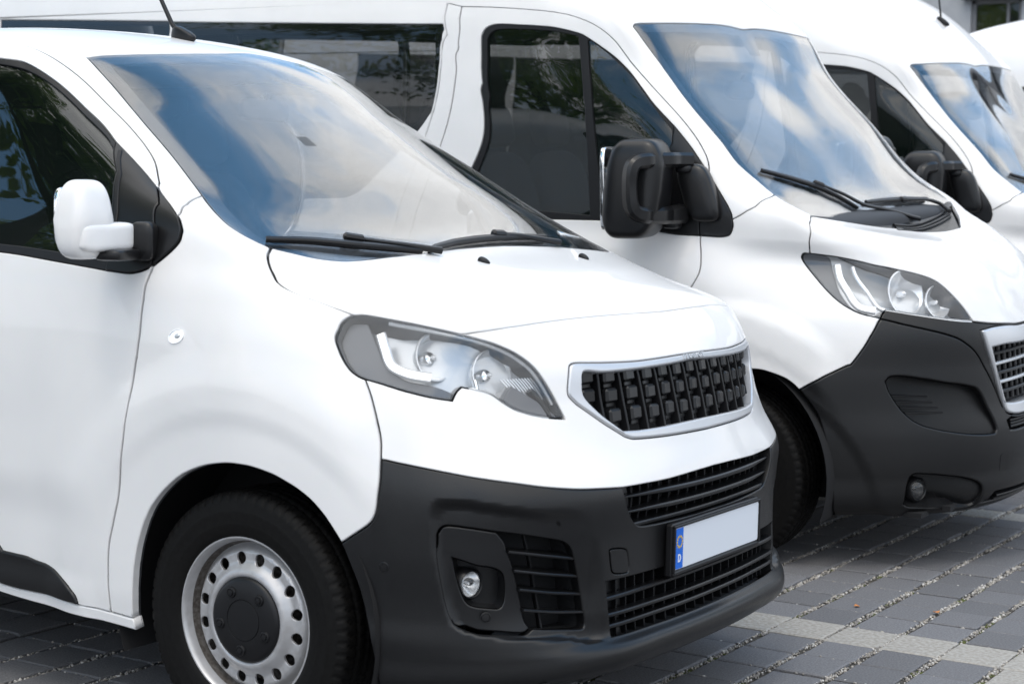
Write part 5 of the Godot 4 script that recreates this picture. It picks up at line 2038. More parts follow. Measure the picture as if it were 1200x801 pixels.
# rows of points over the small van's body
func small_van_skin() -> BodySkin:
	var s := BodySkin.new()
	s.row([0.83, 0.21, 0, 0.82, 0.21, 0.3, 0.79, 0.21, 0.5, 0.73, 0.21, 0.66, 0.62, 0.21, 0.77, 0.48, 0.21, 0.85, 0.15, 0.21, 0.9, -0.3, 0.21, 0.91, -1, 0.21, 0.92, -2.3, 0.21, 0.92, -3.9, 0.21, 0.9])
	s.row([0.915, 0.252, 0, 0.902, 0.252, 0.3, 0.87, 0.25, 0.518, 0.785, 0.245, 0.695, 0.662, 0.24, 0.813, 0.5, 0.235, 0.885, 0.15, 0.235, 0.915, -0.3, 0.235, 0.918, -1, 0.235, 0.922, -2.3, 0.235, 0.922, -3.9, 0.235, 0.905])
	s.row([0.925, 0.312, 0, 0.912, 0.311, 0.3, 0.878, 0.308, 0.52, 0.79, 0.304, 0.7, 0.665, 0.302, 0.82, 0.5, 0.3, 0.89, 0.15, 0.3, 0.925, -0.3, 0.3, 0.928, -1, 0.3, 0.93, -2.3, 0.3, 0.93, -3.9, 0.3, 0.912])
	s.row([0.899, 0.328, 0, 0.886, 0.328, 0.3, 0.853, 0.327, 0.52, 0.783, 0.33, 0.7, 0.664, 0.336, 0.819, 0.5, 0.336, 0.892, 0.15, 0.336, 0.929, -0.3, 0.336, 0.933, -1, 0.336, 0.936, -2.3, 0.336, 0.936, -3.9, 0.336, 0.918])
	s.row([0.895, 0.4, 0, 0.882, 0.4, 0.3, 0.847, 0.4, 0.52, 0.77, 0.4, 0.695, 0.66, 0.4, 0.815, 0.5, 0.4, 0.888, 0.15, 0.4, 0.932, -0.3, 0.4, 0.938, -1, 0.4, 0.942, -2.3, 0.4, 0.942, -3.9, 0.4, 0.925])
	s.row([0.893, 0.57, 0, 0.878, 0.57, 0.3, 0.842, 0.57, 0.52, 0.767, 0.57, 0.7, 0.655, 0.57, 0.82, 0.495, 0.57, 0.895, 0.15, 0.57, 0.94, -0.3, 0.57, 0.948, -1, 0.57, 0.953, -2.3, 0.57, 0.953, -3.9, 0.57, 0.935])
	s.row([0.9, 0.69, 0, 0.885, 0.695, 0.3, 0.843, 0.7, 0.52, 0.765, 0.705, 0.7, 0.645, 0.705, 0.82, 0.48, 0.705, 0.895, 0.14, 0.7, 0.946, -0.3, 0.7, 0.954, -1, 0.7, 0.958, -2.3, 0.7, 0.958, -3.9, 0.7, 0.94])
	s.row([0.873, 0.8, 0, 0.853, 0.8, 0.3, 0.795, 0.8, 0.52, 0.715, 0.8, 0.69, 0.6, 0.8, 0.81, 0.44, 0.8, 0.892, 0.12, 0.8, 0.95, -0.3, 0.8, 0.957, -1, 0.8, 0.961, -2.3, 0.8, 0.961, -3.9, 0.8, 0.943])
	s.row([0.845, 0.915, 0, 0.825, 0.915, 0.3, 0.762, 0.912, 0.52, 0.675, 0.907, 0.68, 0.56, 0.9, 0.8, 0.4, 0.9, 0.886, 0.1, 0.905, 0.952, -0.3, 0.91, 0.959, -1, 0.91, 0.962, -2.3, 0.91, 0.962, -3.9, 0.91, 0.944])
	s.row([0.812, 1.02, 0, 0.792, 1.02, 0.3, 0.738, 1.02, 0.52, 0.635, 1.015, 0.69, 0.5, 1.01, 0.8, 0.33, 1.01, 0.88, 0.06, 1.03, 0.948, -0.34, 1.04, 0.956, -1, 1.05, 0.958, -2.3, 1.05, 0.958, -3.9, 1.05, 0.94])
	s.row([0.725, 1.118, 0, 0.703, 1.116, 0.3, 0.655, 1.11, 0.53, 0.575, 1.103, 0.72, 0.42, 1.11, 0.8, 0.245, 1.125, 0.86, 0, 1.15, 0.925, -0.37, 1.15, 0.946, -1, 1.15, 0.949, -2.3, 1.15, 0.949, -3.9, 1.15, 0.93])
	s.row([0.46, 1.215, 0, 0.44, 1.213, 0.32, 0.405, 1.2, 0.55, 0.34, 1.185, 0.72, 0.24, 1.18, 0.8, 0.105, 1.195, 0.86, -0.07, 1.235, 0.908, -0.41, 1.24, 0.932, -1, 1.24, 0.936, -2.3, 1.24, 0.936, -3.9, 1.24, 0.917])
	s.row([0.2, 1.288, 0, 0.175, 1.29, 0.35, 0.125, 1.291, 0.58, 0.065, 1.29, 0.75, 0, 1.293, 0.825, -0.06, 1.308, 0.868, -0.18, 1.33, 0.898, -0.49, 1.33, 0.912, -1, 1.33, 0.915, -2.3, 1.33, 0.915, -3.9, 1.33, 0.895])
	s.row([-0.12, 1.492, 0, -0.145, 1.49, 0.33, -0.2, 1.482, 0.55, -0.27, 1.468, 0.7, -0.33, 1.46, 0.762, -0.4, 1.465, 0.81, -0.5, 1.475, 0.842, -0.72, 1.485, 0.855, -1.05, 1.49, 0.858, -2.3, 1.49, 0.858, -3.9, 1.49, 0.838])
	s.row([-0.44, 1.69, 0, -0.465, 1.687, 0.3, -0.52, 1.677, 0.5, -0.58, 1.66, 0.62, -0.64, 1.652, 0.685, -0.71, 1.653, 0.74, -0.8, 1.66, 0.775, -0.93, 1.665, 0.79, -1.15, 1.67, 0.793, -2.3, 1.67, 0.793, -3.9, 1.67, 0.775])
	s.row([-0.76, 1.877, 0, -0.79, 1.875, 0.28, -0.84, 1.868, 0.46, -0.89, 1.858, 0.57, -0.95, 1.85, 0.635, -1.02, 1.845, 0.685, -1.1, 1.843, 0.713, -1.2, 1.842, 0.728, -1.4, 1.845, 0.733, -2.4, 1.845, 0.733, -3.9, 1.845, 0.715])
	s.row([-0.98, 1.93, 0, -1, 1.928, 0.25, -1.05, 1.923, 0.42, -1.1, 1.916, 0.52, -1.16, 1.91, 0.58, -1.23, 1.905, 0.62, -1.32, 1.902, 0.642, -1.42, 1.9, 0.652, -1.6, 1.9, 0.656, -2.5, 1.9, 0.656, -3.9, 1.9, 0.64])
	s.row([-1.4, 1.963, 0, -1.42, 1.961, 0.2, -1.46, 1.958, 0.33, -1.5, 1.954, 0.41, -1.55, 1.95, 0.46, -1.61, 1.947, 0.5, -1.68, 1.945, 0.52, -1.77, 1.943, 0.535, -1.9, 1.942, 0.54, -2.7, 1.942, 0.54, -3.9, 1.935, 0.53])
	s.row([-1.9, 1.977, 0, -1.92, 1.976, 0.09, -1.95, 1.976, 0.15, -1.98, 1.975, 0.19, -2.02, 1.974, 0.22, -2.06, 1.973, 0.24, -2.1, 1.972, 0.255, -2.16, 1.972, 0.265, -2.25, 1.971, 0.27, -2.9, 1.97, 0.27, -3.9, 1.96, 0.265])
	s.row([-2.2, 1.98, 0, -2.22, 1.98, 0, -2.24, 1.98, 0, -2.26, 1.98, 0, -2.28, 1.98, 0, -2.3, 1.98, 0, -2.33, 1.98, 0, -2.37, 1.98, 0, -2.45, 1.98, 0, -3, 1.978, 0, -3.9, 1.967, 0])
	s.finish()
	return s

# outlines on the small van, in u and v
func small_van_lines() -> Dictionary:
	var e := {}
	e.hood_rear = smooth(PackedFloat32Array([0, 12.023, 0.274, 12.008, 0.618, 11.973, 0.875, 11.922, 1.18, 11.865, 1.595, 11.802, 1.982, 11.753, 2.375, 11.718, 2.724, 11.71, 2.943, 11.741, 3.174, 11.793, 3.481, 11.898, 3.858, 11.997]))
	e.hood_side = smooth(PackedFloat32Array([3.858, 11.997, 4.446, 11.753, 4.871, 11.461, 5.066, 11.142, 5.067, 10.918, 5.028, 10.703, 4.977, 10.508, 4.878, 10.354, 4.742, 10.217, 4.592, 10.112]))
	e.lamp_top = smooth(PackedFloat32Array([4.592, 10.112, 4.389, 10.167, 4.103, 10.132, 3.908, 10.089, 3.719, 10.041, 3.479, 9.954, 3.24, 9.833]))
	e.lamp_in = smooth(PackedFloat32Array([3.24, 9.833, 3.071, 9.735, 2.921, 9.615, 2.805, 9.464, 2.696, 9.287, 2.574, 8.988, 2.47, 8.589, 2.399, 8.334, 2.33, 8.081, 2.247, 7.708]))
	e.lamp_low = smooth(PackedFloat32Array([2.247, 7.708, 2.587, 7.787, 2.897, 7.939, 3.104, 8.128, 3.289, 8.367, 3.474, 8.472, 3.663, 8.555]))
	e.lamp_step = smooth(PackedFloat32Array([3.663, 8.555, 3.754, 8.462, 3.869, 8.274]))
	e.lamp_under = smooth(PackedFloat32Array([3.869, 8.274, 4.161, 8.356, 4.333, 8.424, 4.499, 8.5, 4.755, 8.641, 4.916, 8.713]))
	e.lamp_out = smooth(PackedFloat32Array([4.916, 8.713, 5.002, 8.78, 5.05, 8.944, 5.07, 9.287, 5.049, 9.564, 4.927, 9.821, 4.764, 10.011, 4.592, 10.112]))
	e.hood_front = smooth(PackedFloat32Array([3.24, 9.833, 2.905, 9.942, 2.599, 10.003, 2.244, 10.023, 1.88, 10.043, 1.609, 10.054, 1.322, 10.057, 0.957, 10.053, 0.649, 10.047, 0.374, 10.039, 0, 10.029]))
	e.seam = smooth(PackedFloat32Array([4.916, 8.713, 4.939, 8.41, 4.968, 8.134, 4.987, 7.842, 4.999, 7.387, 5.042, 6.881]))
	e.mask_low = smooth(PackedFloat32Array([5.042, 6.881, 4.888, 6.82, 4.706, 6.76, 4.434, 6.673, 4.162, 6.584, 3.998, 6.529, 3.825, 6.477, 3.568, 6.406, 3.305, 6.334, 3.089, 6.271, 2.882, 6.213, 2.628, 6.154, 2.348, 6.106, 2.011, 6.079, 1.696, 6.051]))
	e.mask_mid = smooth(PackedFloat32Array([1.696, 6.051, 1.307, 6.063, 0.913, 6.079, 0.64, 6.115, 0.337, 6.152, 0, 6.173]))
	e.slot_edge = smooth(PackedFloat32Array([1.696, 6.051, 1.629, 5.675, 1.51, 5.374, 1.377, 5.215, 1.097, 5.173, 0.733, 5.163, 0.355, 5.154, 0.105, 5.158, 0, 5.165]))
	e.fender_low = smooth(PackedFloat32Array([5.042, 6.881, 5.098, 6.4, 5.15, 5.982, 5.189, 5.646, 5.239, 5.455, 5.356, 5.246, 5.474, 5.043]))
	e.arch = smooth(PackedFloat32Array([5.474, 5.043, 5.532, 5.269, 5.593, 5.488, 5.653, 5.665, 5.721, 5.83, 5.868, 6.083, 6.018, 6.297, 6.147, 6.421, 6.239, 6.447, 6.337, 6.436, 6.51, 6.301, 6.69, 6.005, 6.837, 5.653, 6.947, 5.283, 6.998, 5.024, 7.024, 4.813, 7.048, 4.568, 7.066, 4.318, 7.079, 4.067, 7.088, 3.505, 7.094, 2.774, 7.1, 1.805]))
	e.arch_front = smooth(PackedFloat32Array([5.474, 5.043, 5.418, 4.749, 5.386, 4.583, 5.356, 4.413, 5.333, 4.242, 5.312, 4.065, 5.292, 3.713, 5.271, 3.254, 5.252, 2.661, 5.237, 1.919, 5.222, 1.511, 5.21, 1.003]))
	e.sill_front = smooth(PackedFloat32Array([7.1, 1.805, 7.218, 1.889]))
	e.sill_top = smooth(PackedFloat32Array([7.218, 1.889, 7.295, 1.945, 7.374, 1.998, 7.472, 2.084, 7.574, 2.156, 7.664, 2.18, 7.757, 2.198, 7.849, 2.314, 7.975, 2.648, 8.051, 3.035, 8.117, 3.274, 8.185, 3.522]))
	e.sill_bot = smooth(PackedFloat32Array([7.092, 1.334, 7.165, 1.39, 7.239, 1.439, 7.321, 1.478, 7.405, 1.513, 7.514, 1.56, 7.626, 1.616, 7.74, 1.686, 7.856, 1.787, 7.981, 1.945, 8.054, 2.242, 8.119, 2.603, 8.185, 2.971]))
	e.door_gap = smooth(PackedFloat32Array([6.699, 10.972, 6.782, 10.545, 6.843, 10.182, 6.9, 9.669, 6.944, 9.178, 7.004, 8.717, 7.048, 8.287, 7.078, 7.822, 7.09, 7.37, 7.1, 6.9, 7.112, 6.392, 7.127, 5.803, 7.145, 5.304, 7.172, 4.879, 7.2, 4.525, 7.212, 4.207, 7.218, 3.688, 7.218, 3.01, 7.218, 1.889]))
	e.door_top = smooth(PackedFloat32Array([5.219, 12.85, 4.624, 13.149, 4.364, 13.334, 4.252, 13.534, 4.226, 13.687, 4.224, 13.835, 4.243, 13.998, 4.274, 14.149, 4.299, 14.298, 4.34, 14.444, 4.407, 14.571, 4.497, 14.698, 4.597, 14.818, 4.725, 14.94, 5.071, 15.236, 5.57, 15.469, 6.242, 15.606, 6.994, 15.686, 7.574, 15.603, 8.012, 15.469]))
	e.tri_gap = smooth(PackedFloat32Array([5.219, 12.85, 6.117, 12.425, 6.427, 12.059, 6.591, 11.53, 6.699, 10.972]))
	e.tri_front_high = smooth(PackedFloat32Array([5.219, 12.85, 5.49, 12.64, 5.813, 12.415, 5.951, 12.292]))
	e.tri_front_low = smooth(PackedFloat32Array([5.951, 12.292, 6.086, 12.124, 6.193, 11.932, 6.301, 11.682, 6.507, 11.303, 6.699, 10.972]))
	e.tri_top = smooth(PackedFloat32Array([5.082, 13.56, 5.063, 13.405, 5.06, 13.247, 5.104, 13.058, 5.219, 12.85]))
	e.tri_low = smooth(PackedFloat32Array([6.699, 10.972, 6.826, 10.777, 6.957, 10.686, 7.115, 10.752]))
	e.tri_rear = smooth(PackedFloat32Array([7.115, 10.752, 7.043, 11.451, 6.918, 12.05, 6.679, 12.431, 6.317, 12.828, 5.786, 13.21, 5.082, 13.56]))
	e.frame_top = smooth(PackedFloat32Array([5.082, 13.56, 5.027, 13.83, 5.073, 14.076, 5.103, 14.222, 5.154, 14.361, 5.239, 14.479, 5.374, 14.592, 5.554, 14.693, 5.835, 14.78, 6.479, 14.849, 7.144, 14.92, 7.686, 14.93, 8.003, 14.824, 8.123, 14.692]))
	e.frame_bot = smooth(PackedFloat32Array([7.115, 10.752, 7.215, 10.832, 7.317, 10.91, 7.423, 10.984, 7.545, 11.064, 7.671, 11.143, 7.8, 11.201, 7.968, 11.24, 8.068, 11.267, 8.152, 11.286, 8.236, 11.304, 8.32, 11.326]))
	e.glass_top = smooth(PackedFloat32Array([5.284, 13.501, 5.188, 13.644, 5.209, 13.806, 5.247, 13.966, 5.27, 14.122, 5.327, 14.266, 5.427, 14.386, 5.597, 14.497, 6.087, 14.658, 6.684, 14.742, 7.295, 14.78, 7.816, 14.759, 8.037, 14.656, 8.14, 14.524]))
	e.glass_bot = smooth(PackedFloat32Array([7.121, 11.112, 7.243, 11.185, 7.37, 11.263, 7.502, 11.338, 7.652, 11.412, 7.806, 11.469, 7.967, 11.513, 8.064, 11.553, 8.143, 11.591, 8.222, 11.629, 8.302, 11.669]))
	e.ws_side_low = smooth(PackedFloat32Array([3.858, 11.997, 4.083, 12.109, 4.209, 12.189, 4.271, 12.29, 4.189, 12.447, 4.089, 12.619, 3.975, 12.803]))
	e.ws_side_high = smooth(PackedFloat32Array([3.975, 12.803, 3.848, 13.005, 3.747, 13.207, 3.693, 13.405, 3.682, 13.622, 3.677, 13.842, 3.642, 14.044, 3.613, 14.233, 3.597, 14.415, 3.589, 14.6, 3.551, 14.808]))
	e.ws_top = smooth(PackedFloat32Array([3.551, 14.808, 3.023, 14.829, 2.69, 14.829, 2.372, 14.825, 1.882, 14.829, 1.476, 14.846, 1.146, 14.867, 0.847, 14.894, 0.481, 14.949, 0, 15.062]))
	e.pillar_seam = smooth(PackedFloat32Array([5.951, 12.292, 5.155, 12.562, 4.429, 12.726, 3.975, 12.803]))
	e.trim_top = smooth(PackedFloat32Array([7.828, 4.068, 7.752, 4.054, 7.677, 4.033, 7.557, 3.869, 7.464, 3.417, 7.398, 2.915, 7.375, 2.06]))
	e.grille_out_top = smooth(PackedFloat32Array([2.063, 8.785, 2.026, 8.905, 1.952, 8.96, 1.759, 8.948, 1.548, 8.925, 1.236, 8.904, 0.925, 8.892, 0.635, 8.904, 0.302, 8.92, 0, 8.929]))
	e.grille_out_side = smooth(PackedFloat32Array([2.063, 8.785, 2.108, 8.507, 2.128, 8.243, 2.07, 8.105, 1.889, 7.834, 1.708, 7.576, 1.555, 7.387, 1.394, 7.201]))
	e.grille_out_bot = smooth(PackedFloat32Array([1.394, 7.201, 1.278, 7.135, 1.01, 7.107, 0.814, 7.093, 0.598, 7.081, 0.348, 7.072, 0, 7.061]))
	e.grille_in_top = smooth(PackedFloat32Array([1.882, 8.622, 1.855, 8.71, 1.797, 8.723, 1.594, 8.671, 1.288, 8.667, 0.966, 8.676, 0.682, 8.692, 0.355, 8.714, 0, 8.754]))
	e.grille_in_side = smooth(PackedFloat32Array([1.882, 8.622, 1.888, 8.212, 1.78, 7.936, 1.642, 7.677, 1.399, 7.341]))
	e.grille_in_bot = smooth(PackedFloat32Array([1.399, 7.341, 1.16, 7.319, 0.929, 7.317, 0.718, 7.319, 0.496, 7.329, 0, 7.339]))
	e.sash = smooth(PackedFloat32Array([5.213, 13.404, 5.782, 13.136, 6.216, 12.845, 6.586, 12.463, 6.828, 12.101]))
	e.louvre_post = smooth(PackedFloat32Array([3.182, 5.321, 3.074, 4.967, 2.98, 4.672, 2.913, 4.39, 2.858, 4.114, 2.813, 3.647]))
	e.inset = smooth(PackedFloat32Array([4.625, 5.61, 4.59, 5.794, 4.508, 5.924, 4.386, 5.979, 4.143, 5.992, 3.883, 5.944, 3.618, 5.884, 3.284, 5.815, 2.933, 5.75, 2.59, 5.752, 2.288, 5.639, 2.112, 5.316, 1.985, 4.935, 1.914, 4.602, 1.858, 4.282, 1.816, 4.018, 1.783, 3.44, 1.89, 3.003, 2.245, 2.926, 2.652, 3.165, 2.985, 3.23, 3.34, 3.279, 3.586, 3.33, 3.826, 3.403, 4.144, 3.551, 4.335, 3.783, 4.432, 4.077, 4.483, 4.274, 4.519, 4.474, 4.564, 4.741, 4.598, 5.007, 4.616, 5.31, 4.625, 5.61]))
	e.blade_near = smooth(PackedFloat32Array([3.733, 12.087, 3.191, 12.082, 2.792, 12.067, 2.547, 12.044, 2.319, 12.016, 2.089, 11.982, 1.822, 11.933, 1.567, 11.882, 1.312, 11.826]))
	e.arm_near = smooth(PackedFloat32Array([2.034, 12.066, 1.871, 12.033, 1.684, 11.992, 1.502, 11.928, 1.308, 11.84, 1.129, 11.737]))
	e.blade_far = smooth(PackedFloat32Array([1.209, 11.822, 0.94, 11.942, 0.726, 12.013, 0.526, 12.049, 0.293, 12.08, 0.057, 12.1, -0.31, 12.111, -0.578, 12.106, -0.878, 12.097]))
	e.arm_far = smooth(PackedFloat32Array([-0.095, 12.131, -0.38, 12.102, -0.553, 12.054, -0.719, 11.992, -0.863, 11.913]))
	e.nozzle = smooth(PackedFloat32Array([0.809, 11.494]))
	e.lamp_bulb = smooth(PackedFloat32Array([4.331, 9.367]))
	e.bowl_near = smooth(PackedFloat32Array([3.811, 9.28]))
	e.bowl_far = smooth(PackedFloat32Array([3.134, 8.833]))
	e.led = smooth(PackedFloat32Array([4.41, 9.747, 4.453, 9.445, 4.47, 9.057, 4.279, 8.877, 4.021, 8.804]))
	e.lamp_dark = smooth(PackedFloat32Array([4.454, 10.084, 4.504, 9.791, 4.518, 9.526, 4.527, 9.09, 4.459, 8.923, 4.356, 8.802, 4.21, 8.742, 4.053, 8.693, 3.897, 8.606, 3.779, 8.482, 3.869, 8.274, 4.084, 8.322, 4.295, 8.409, 4.499, 8.5, 4.755, 8.641, 4.988, 8.754, 5.05, 8.944, 5.07, 9.287, 5.049, 9.564, 4.927, 9.821, 4.764, 10.011, 4.454, 10.084]))
	e.lamp_tail = smooth(PackedFloat32Array([2.925, 8.579, 2.726, 8.346, 2.507, 8.101, 2.301, 7.734, 2.587, 7.787, 2.897, 7.939, 3.128, 8.204, 2.925, 8.579]))
	e.trim_low = smooth(PackedFloat32Array([7.375, 2.06, 7.485, 2.131, 7.598, 2.209, 7.724, 2.237, 7.848, 2.422, 7.925, 2.97, 8, 3.362]))
	e.pod_top = smooth(PackedFloat32Array([4.507, 5.317, 4.463, 5.427, 4.375, 5.466, 4.06, 5.431, 3.855, 5.394, 3.647, 5.351]))
	e.pod_right = smooth(PackedFloat32Array([3.647, 5.351, 3.53, 5.187, 3.447, 4.986, 3.33, 4.654, 3.276, 4.452, 3.229, 4.249, 3.173, 3.942, 3.093, 3.701]))
	e.pod_bot = smooth(PackedFloat32Array([3.093, 3.701, 3.21, 3.561, 3.406, 3.56, 3.598, 3.589, 3.796, 3.601, 3.991, 3.641, 4.24, 3.858, 4.372, 4.118, 4.424, 4.294, 4.455, 4.477, 4.489, 4.714, 4.509, 4.949, 4.507, 5.317]))
	e.louvre = smooth(PackedFloat32Array([3.642, 5.351, 3.396, 5.306, 3.137, 5.256, 2.884, 5.197, 2.638, 5.111, 2.516, 4.978, 2.454, 4.813, 2.394, 4.612, 2.342, 4.411, 2.289, 4.141, 2.246, 3.719, 2.25, 3.503, 2.304, 3.479, 2.658, 3.589, 2.972, 3.674, 3.093, 3.701]))
	e.fogpocket = smooth(PackedFloat32Array([4.327, 4.884, 4.204, 4.852, 3.94, 4.775, 3.703, 4.739, 3.553, 4.667, 3.504, 4.532, 3.515, 4.27, 3.584, 4.17, 3.752, 4.17, 4.081, 4.213, 4.192, 4.325, 4.286, 4.619, 4.327, 4.884]))
	e.low_left = smooth(PackedFloat32Array([1.939, 4.399, 1.922, 4.206, 1.906, 3.956, 1.868, 3.439, 1.871, 3.067]))
	e.tow = smooth(PackedFloat32Array([1.885, 4.869, 1.844, 4.881, 1.651, 4.851, 1.587, 4.8, 1.554, 4.504, 1.602, 4.482, 1.799, 4.508, 1.849, 4.563, 1.885, 4.869]))
	e.sensor = smooth(PackedFloat32Array([5.151, 4.753]))
	e.sensor2 = smooth(PackedFloat32Array([3.838, 4.06]))
	e.indicator = smooth(PackedFloat32Array([6.607, 9.179]))
	e.fog = smooth(PackedFloat32Array([4.049, 4.512]))
	e.slats = [smooth(PackedFloat32Array([3.451, 4.986, 3.181, 4.948, 2.91, 4.904, 2.686, 4.861, 2.446, 4.811])), smooth(PackedFloat32Array([3.363, 4.699, 3.097, 4.658, 2.847, 4.614, 2.612, 4.573, 2.36, 4.529])), smooth(PackedFloat32Array([3.278, 4.416, 3.016, 4.375, 2.786, 4.332, 2.547, 4.296, 2.292, 4.258])), smooth(PackedFloat32Array([3.219, 4.125, 2.963, 4.094, 2.734, 4.061, 2.505, 4.033, 2.26, 4.003]))]
	return e

# rows of points over the large van's body
func large_van_skin() -> BodySkin:
	var s := BodySkin.new()
	s.row([0.9, 0.205, 0, 0.89, 0.205, 0.3, 0.82, 0.205, 0.52, 0.7, 0.205, 0.68, 0.58, 0.205, 0.79, 0.42, 0.205, 0.89, 0.2, 0.205, 0.97, -0.3, 0.205, 1, -1, 0.205, 1, -2.8, 0.205, 1, -5, 0.205, 0.99])
	s.row([0.96, 0.24, 0, 0.94, 0.24, 0.3, 0.865, 0.24, 0.52, 0.735, 0.24, 0.69, 0.61, 0.24, 0.81, 0.44, 0.24, 0.92, 0.2, 0.24, 0.995, -0.3, 0.24, 1.012, -1, 0.24, 1.012, -2.8, 0.24, 1.012, -5, 0.24, 1])
	s.row([0.985, 0.38, 0, 0.965, 0.38, 0.3, 0.885, 0.38, 0.52, 0.755, 0.38, 0.7, 0.63, 0.38, 0.82, 0.455, 0.38, 0.93, 0.2, 0.38, 1.005, -0.3, 0.38, 1.02, -1, 0.38, 1.02, -2.8, 0.38, 1.02, -5, 0.38, 1.01])
	s.row([0.985, 0.52, 0, 0.965, 0.52, 0.3, 0.885, 0.52, 0.52, 0.755, 0.52, 0.7, 0.63, 0.52, 0.82, 0.455, 0.52, 0.935, 0.2, 0.52, 1.01, -0.3, 0.52, 1.025, -1, 0.52, 1.025, -2.8, 0.52, 1.025, -5, 0.52, 1.015])
	s.row([0.972, 0.64, 0, 0.95, 0.64, 0.3, 0.868, 0.64, 0.52, 0.738, 0.64, 0.7, 0.613, 0.64, 0.82, 0.435, 0.64, 0.94, 0.18, 0.64, 1.012, -0.3, 0.64, 1.027, -1, 0.64, 1.027, -2.8, 0.64, 1.027, -5, 0.64, 1.015])
	s.row([0.958, 0.78, 0, 0.936, 0.78, 0.3, 0.855, 0.78, 0.52, 0.722, 0.785, 0.7, 0.597, 0.79, 0.82, 0.41, 0.79, 0.945, 0.15, 0.79, 1.015, -0.3, 0.79, 1.03, -1, 0.79, 1.03, -2.8, 0.79, 1.03, -5, 0.79, 1.015])
	s.row([0.94, 0.925, 0, 0.92, 0.93, 0.3, 0.84, 0.945, 0.52, 0.7, 0.965, 0.7, 0.575, 0.98, 0.81, 0.38, 0.98, 0.935, 0.12, 0.98, 1.012, -0.35, 0.98, 1.03, -1, 0.98, 1.03, -2.8, 0.98, 1.03, -5, 0.98, 1.015])
	s.row([0.895, 1.015, 0, 0.872, 1.0367, 0.3, 0.8, 1.0602, 0.52, 0.645, 1.0768, 0.69, 0.515, 1.0957, 0.79, 0.325, 1.1, 0.91, 0.05, 1.1, 1.008, -0.36, 1.11, 1.027, -1, 1.11, 1.028, -2.8, 1.11, 1.028, -5, 1.11, 1.012])
	s.row([0.79, 1.155, 0, 0.775, 1.1717, 0.3, 0.705, 1.1806, 0.53, 0.54, 1.1718, 0.69, 0.42, 1.1957, 0.79, 0.25, 1.2097, 0.892, -0.01, 1.22, 0.985, -0.4, 1.23, 1.014, -1, 1.23, 1.016, -2.8, 1.23, 1.016, -5, 1.23, 1])
	s.row([0.61, 1.243, 0, 0.6, 1.2617, 0.3, 0.55, 1.2872, 0.57, 0.455, 1.292, 0.745, 0.365, 1.2901, 0.85, 0.2, 1.3, 0.93, -0.06, 1.31, 0.972, -0.43, 1.32, 0.988, -1, 1.32, 0.991, -2.8, 1.3265, 0.991, -5, 1.3344, 0.975])
	s.row([0.41, 1.293, 0, 0.395, 1.3097, 0.3, 0.37, 1.3403, 0.6, 0.335, 1.3617, 0.79, 0.29, 1.3754, 0.885, 0.17, 1.386, 0.937, -0.06, 1.4, 0.968, -0.42, 1.41, 0.982, -1, 1.41, 0.985, -2.8, 1.423, 0.985, -5, 1.4388, 0.968])
	s.row([0.235, 1.43, 0, 0.222, 1.4437, 0.3, 0.19, 1.4629, 0.59, 0.155, 1.4803, 0.78, 0.11, 1.4958, 0.868, 0.025, 1.513, 0.915, -0.11, 1.53, 0.95, -0.45, 1.54, 0.972, -1, 1.545, 0.977, -2.8, 1.5644, 0.977, -5, 1.5882, 0.96])
	s.row([-0.02, 1.7, 0, -0.03, 1.7137, 0.3, -0.055, 1.7288, 0.585, -0.09, 1.7435, 0.785, -0.135, 1.7558, 0.868, -0.21, 1.768, 0.91, -0.33, 1.775, 0.94, -0.6, 1.78, 0.96, -1.05, 1.7857, 0.966, -2.8, 1.8109, 0.966, -5, 1.8426, 0.95])
	s.row([-0.245, 1.945, 0, -0.25, 1.9567, 0.3, -0.275, 1.9676, 0.58, -0.305, 1.9705, 0.785, -0.345, 1.9736, 0.864, -0.43, 1.985, 0.9, -0.56, 1.99, 0.928, -0.79, 1.995, 0.945, -1.2, 2.0036, 0.953, -2.9, 2.0342, 0.953, -5, 2.072, 0.937])
	s.row([-0.4, 2.19, 0, -0.405, 2.1987, 0.3, -0.42, 2.1976, 0.58, -0.445, 2.1857, 0.79, -0.49, 2.1789, 0.872, -0.58, 2.185, 0.903, -0.72, 2.19, 0.92, -0.96, 2.2, 0.93, -1.4, 2.2172, 0.935, -2.9, 2.2442, 0.935, -5, 2.282, 0.92])
	s.row([-0.53, 2.36, 0, -0.535, 2.355, 0.3, -0.56, 2.335, 0.55, -0.6, 2.305, 0.755, -0.66, 2.3, 0.835, -0.76, 2.305, 0.872, -0.9, 2.315, 0.895, -1.13, 2.3323, 0.905, -1.5, 2.349, 0.91, -3, 2.376, 0.91, -5, 2.412, 0.895])
	s.row([-0.78, 2.57, 0, -0.79, 2.565, 0.28, -0.825, 2.55, 0.5, -0.89, 2.53, 0.68, -0.97, 2.52, 0.75, -1.06, 2.5161, 0.79, -1.2, 2.5236, 0.815, -1.42, 2.5376, 0.825, -1.85, 2.5453, 0.83, -3.1, 2.5678, 0.83, -5, 2.592, 0.815])
	s.row([-1.22, 2.714, 0, -1.24, 2.7113, 0.2, -1.28, 2.705, 0.34, -1.35, 2.6983, 0.45, -1.43, 2.6977, 0.5, -1.52, 2.6974, 0.53, -1.65, 2.6987, 0.545, -1.85, 2.7033, 0.55, -2.2, 2.7116, 0.55, -3.2, 2.7296, 0.55, -5, 2.742, 0.54])
	s.row([-1.9, 2.7762, 0, -2.12, 2.7802, 0, -2.14, 2.7805, 0, -2.16, 2.7809, 0, -2.19, 2.7814, 0, -2.22, 2.782, 0, -2.28, 2.783, 0, -2.36, 2.7845, 0, -2.5, 2.787, 0, -3.4, 2.8032, 0, -5, 2.812, 0])
	s.finish()
	return s

